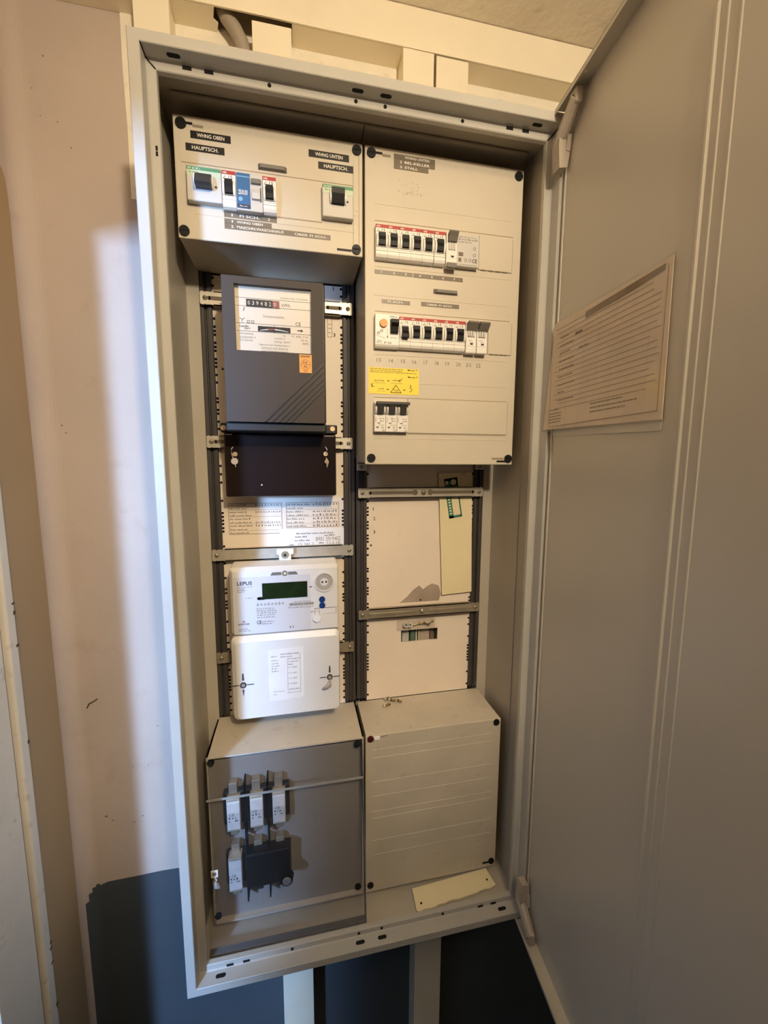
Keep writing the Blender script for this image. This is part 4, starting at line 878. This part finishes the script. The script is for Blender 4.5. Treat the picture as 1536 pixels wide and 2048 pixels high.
# ================================================================== fuses in the housing
def fuse(label, x, zt, zb, grp):
    t = thing('fuse_cartridge', label, 'fuse', (x, 0, zb), grp)
    MB().box(x - 10, x + 10, -14, 3, zb, zt, 1.2).build('ceramic_body', FUSEW, t)
    MB().box(x - 10, x + 10, -14.4, 3, zt - 1, zt + 3.5, .5).build('end_plate', ZINC, t); MB().box(x - 10, x + 10, -14.4, 3, zb - 2, zb + 1, .5).build('end_plate', ZINC, t)
    k = MB(); k.prism([(x - 6, zb - 14), (x + 6, zb - 14), (x + 6, zb - 2), (x - 6, zb - 2)], 'y', -8, -3); k.build('blade', ZINCD, t)
    q = MB(); scribble(q, x - 7, x + 6, zb + 19, 3.4, -14.1, (1, 2)); scribble(q, x - 7, x - 4, zb + 14, 3, -14.1); scribble(q, x + 2, x + 7, zb + 14, 3, -14.1); stuff(q.build('fuse_print', INK, t)); text(t, 'CE', x - 6, x + 1, zb + 24, zb + 28.5, -14.15, INK)
    return t
def fbase(label, z0, z1, xs):
    t = MB().box(-227, -125, -2, 9, z0 + 6, z1 - 6, 1.5).build('fuse_base', FBASE, c4); t['label'] = label
    for x in xs:
        for a, b_ in ((z0 - 12, z0 + 8), (z1 - 8, z1 + 10)): MB().box(x - 6.5, x + 6.5, -4, 8, a, b_, .8).build('contact', ZINCD if b_ > z1 else FBASE, t)
    for x in (-194, -159): MB().box(x - 1, x + 1, -12, 9, z0 - 22, z1 + 14).build('phase_barrier', BLACK, t)
    for x in (-186, -151): MB().box(x - 5, x + 5, -1, 8, z0 - 8, z0 + 8, 1).build('terminal', GREYP, t)
    return t
fbase('dark fuse base holding three white cartridges', -1030, -962, (-212, -177, -142))
fbase('dark fuse base holding one cartridge and a black handle block', -1138, -1070, (-212, -177, -142))
for x, s_ in ((-211, 'left'), (-176, 'middle'), (-141.5, 'right')): fuse('white ceramic fuse, %s of the three in the upper base' % s_, x, -974, -1024, 'white ceramic fuses')
fuse('single white ceramic fuse in the lower base', -212, -1078, -1132, 'white ceramic fuses')
hb = MB().box(-195, -126, -20, -2.2, -1128, -1068, 2).build('pull_handle', BAKES, c4)
k = MB(); k.cyl(-131.6, -1116, 9.5, -30, -20, 18, 11); k.build('knob', BLACK, hb, False); MB().cyl(-131.6, -1116, 7, -31, -29.9, 16).build('knob_face', GREYP, hb)
sg = thing('tag_seal', 'white tagged clear seal on the left edge of the clear cover', 'seal', (-240, -34, -1100))
MB().box(-244.5, -234, -32.5, -30.5, -1083, -1071, .8).build('tag', PAPER, sg); MB().box(-242, -236.5, -33, -32, -1079, -1074).build('tag_mark', INKL, sg); MB().tube([(-239, -31.5, -1083), (-237, -31, -1088), (-238, -31, -1092)], 1.2, 6).build('strap', PAPER, sg)
p = MB(); p.tube([(-240, -32, -1089), (-237, -33.5, -1096), (-232, -32.5, -1103)], [1.5, 4.5, 1.2], 8); p.build('capsule', SEALM, sg, True)

# ================================================================== form in its sleeve on the door
pf = thing('paper_form', 'ruled printed form in a clear sleeve stuck on the door', 'paper', D(105, 1, -400))
def D2(s_, n_, z): return D(s_, n_ + 5.3 * max(0.0, 1 - max(s_, -10) / 160.0), z)
def sheet(c4_, y0, y1, mbx):
    (ax, az), (bx, bz), (cx_, cz_), (dx_, dz_) = c4_
    for i in range(8):
        f0, f1 = i / 8, (i + 1) / 8
        L = lambda p, q, f: p + (q - p) * f
        mbx.prism([(L(ax, bx, f0), L(az, bz, f0)), (L(ax, bx, f1), L(az, bz, f1)), (L(dx_, cx_, f1), L(dz_, cz_, f1)), (L(dx_, cx_, f0), L(dz_, cz_, f0))], 'y', y0, y1)
    bmesh.ops.remove_doubles(mbx.bm, verts=mbx.bm.verts, dist=0.01); return mbx
pp = MB(D2); sheet([(11, -251.5), (213.5, -252.6), (215.5, -403.3), (-9, -397)], 1.2, 1.7, pp); pp.build('sheet', PAPERD, pf)
def dl(mb, a, b_, z, t=.7, n0=1.85): mb.box(a, b_, n0 - .12, n0, z, z + t)
q = MB(D2)
for a, b_, c_, d_ in ((6, 209, -394.6, -393.8), (208, 208.8, -394, -258), (6, 6.8, -394, -256)): q.box(a, b_, 1.7, 1.9, c_, d_)
for i in range(17): dl(q, 20 + random.uniform(-8, 10), 206 - random.uniform(0, 18), -268 - i * 6.4, .6)
dl(q, 14, 80, -262, .9)
stuff(q.build('ruled_lines', mat('rule_ink', (150, 126, 104), 0.7, var=0), pf))
q = MB(D2); q.prism([(80, -266), (204, -262), (205, -256), (80, -258)], 'y', 1.7, 1.95); q.build('header_bar', mat('header_ink', (142, 122, 98), 0.7, var=0.25, scale=60), pf)
q = MB(D2)
def sd(x0, x1, z, h):
    x = x0
    while x < x1: 
        w = min(random.uniform(1, 4) * h, x1 - x); q.box(x, x + w, 1.72, 1.85, z, z + h * .7); x += w + h * .5
for z in (-372, -377, -381, -385, -389): sd(6, 40 - random.uniform(0, 12), z, 2)
for z in (-374, -379, -384): sd(100, 190 - random.uniform(0, 40), z, 2)
for i in range(9): sd(26, 40 + random.uniform(0, 26), -276 - i * 10.5, 2.2)
sd(60, 75, -280, 4); sd(70, 90, -300, 3)
stuff(q.build('printed_words', mat('rule_ink2', (130, 108, 88), 0.7, var=0), pf))
sv = MB(D2); sheet([(9, -249), (216, -250.5), (218, -406), (-12, -400)], 2.1, 2.5, sv); sv.build('clear_sleeve', clear('sleeve_film', (0.95, 0.94, 0.92), haze=0.06, gloss=0.06, rough=0.2), pf)
sh = MB(D); sh.prism([(-11, -400), (215, -405), (214, -414), (-9, -407)], 'y', .3, .9); sh.build('sleeve_edge', DOORM, pf)
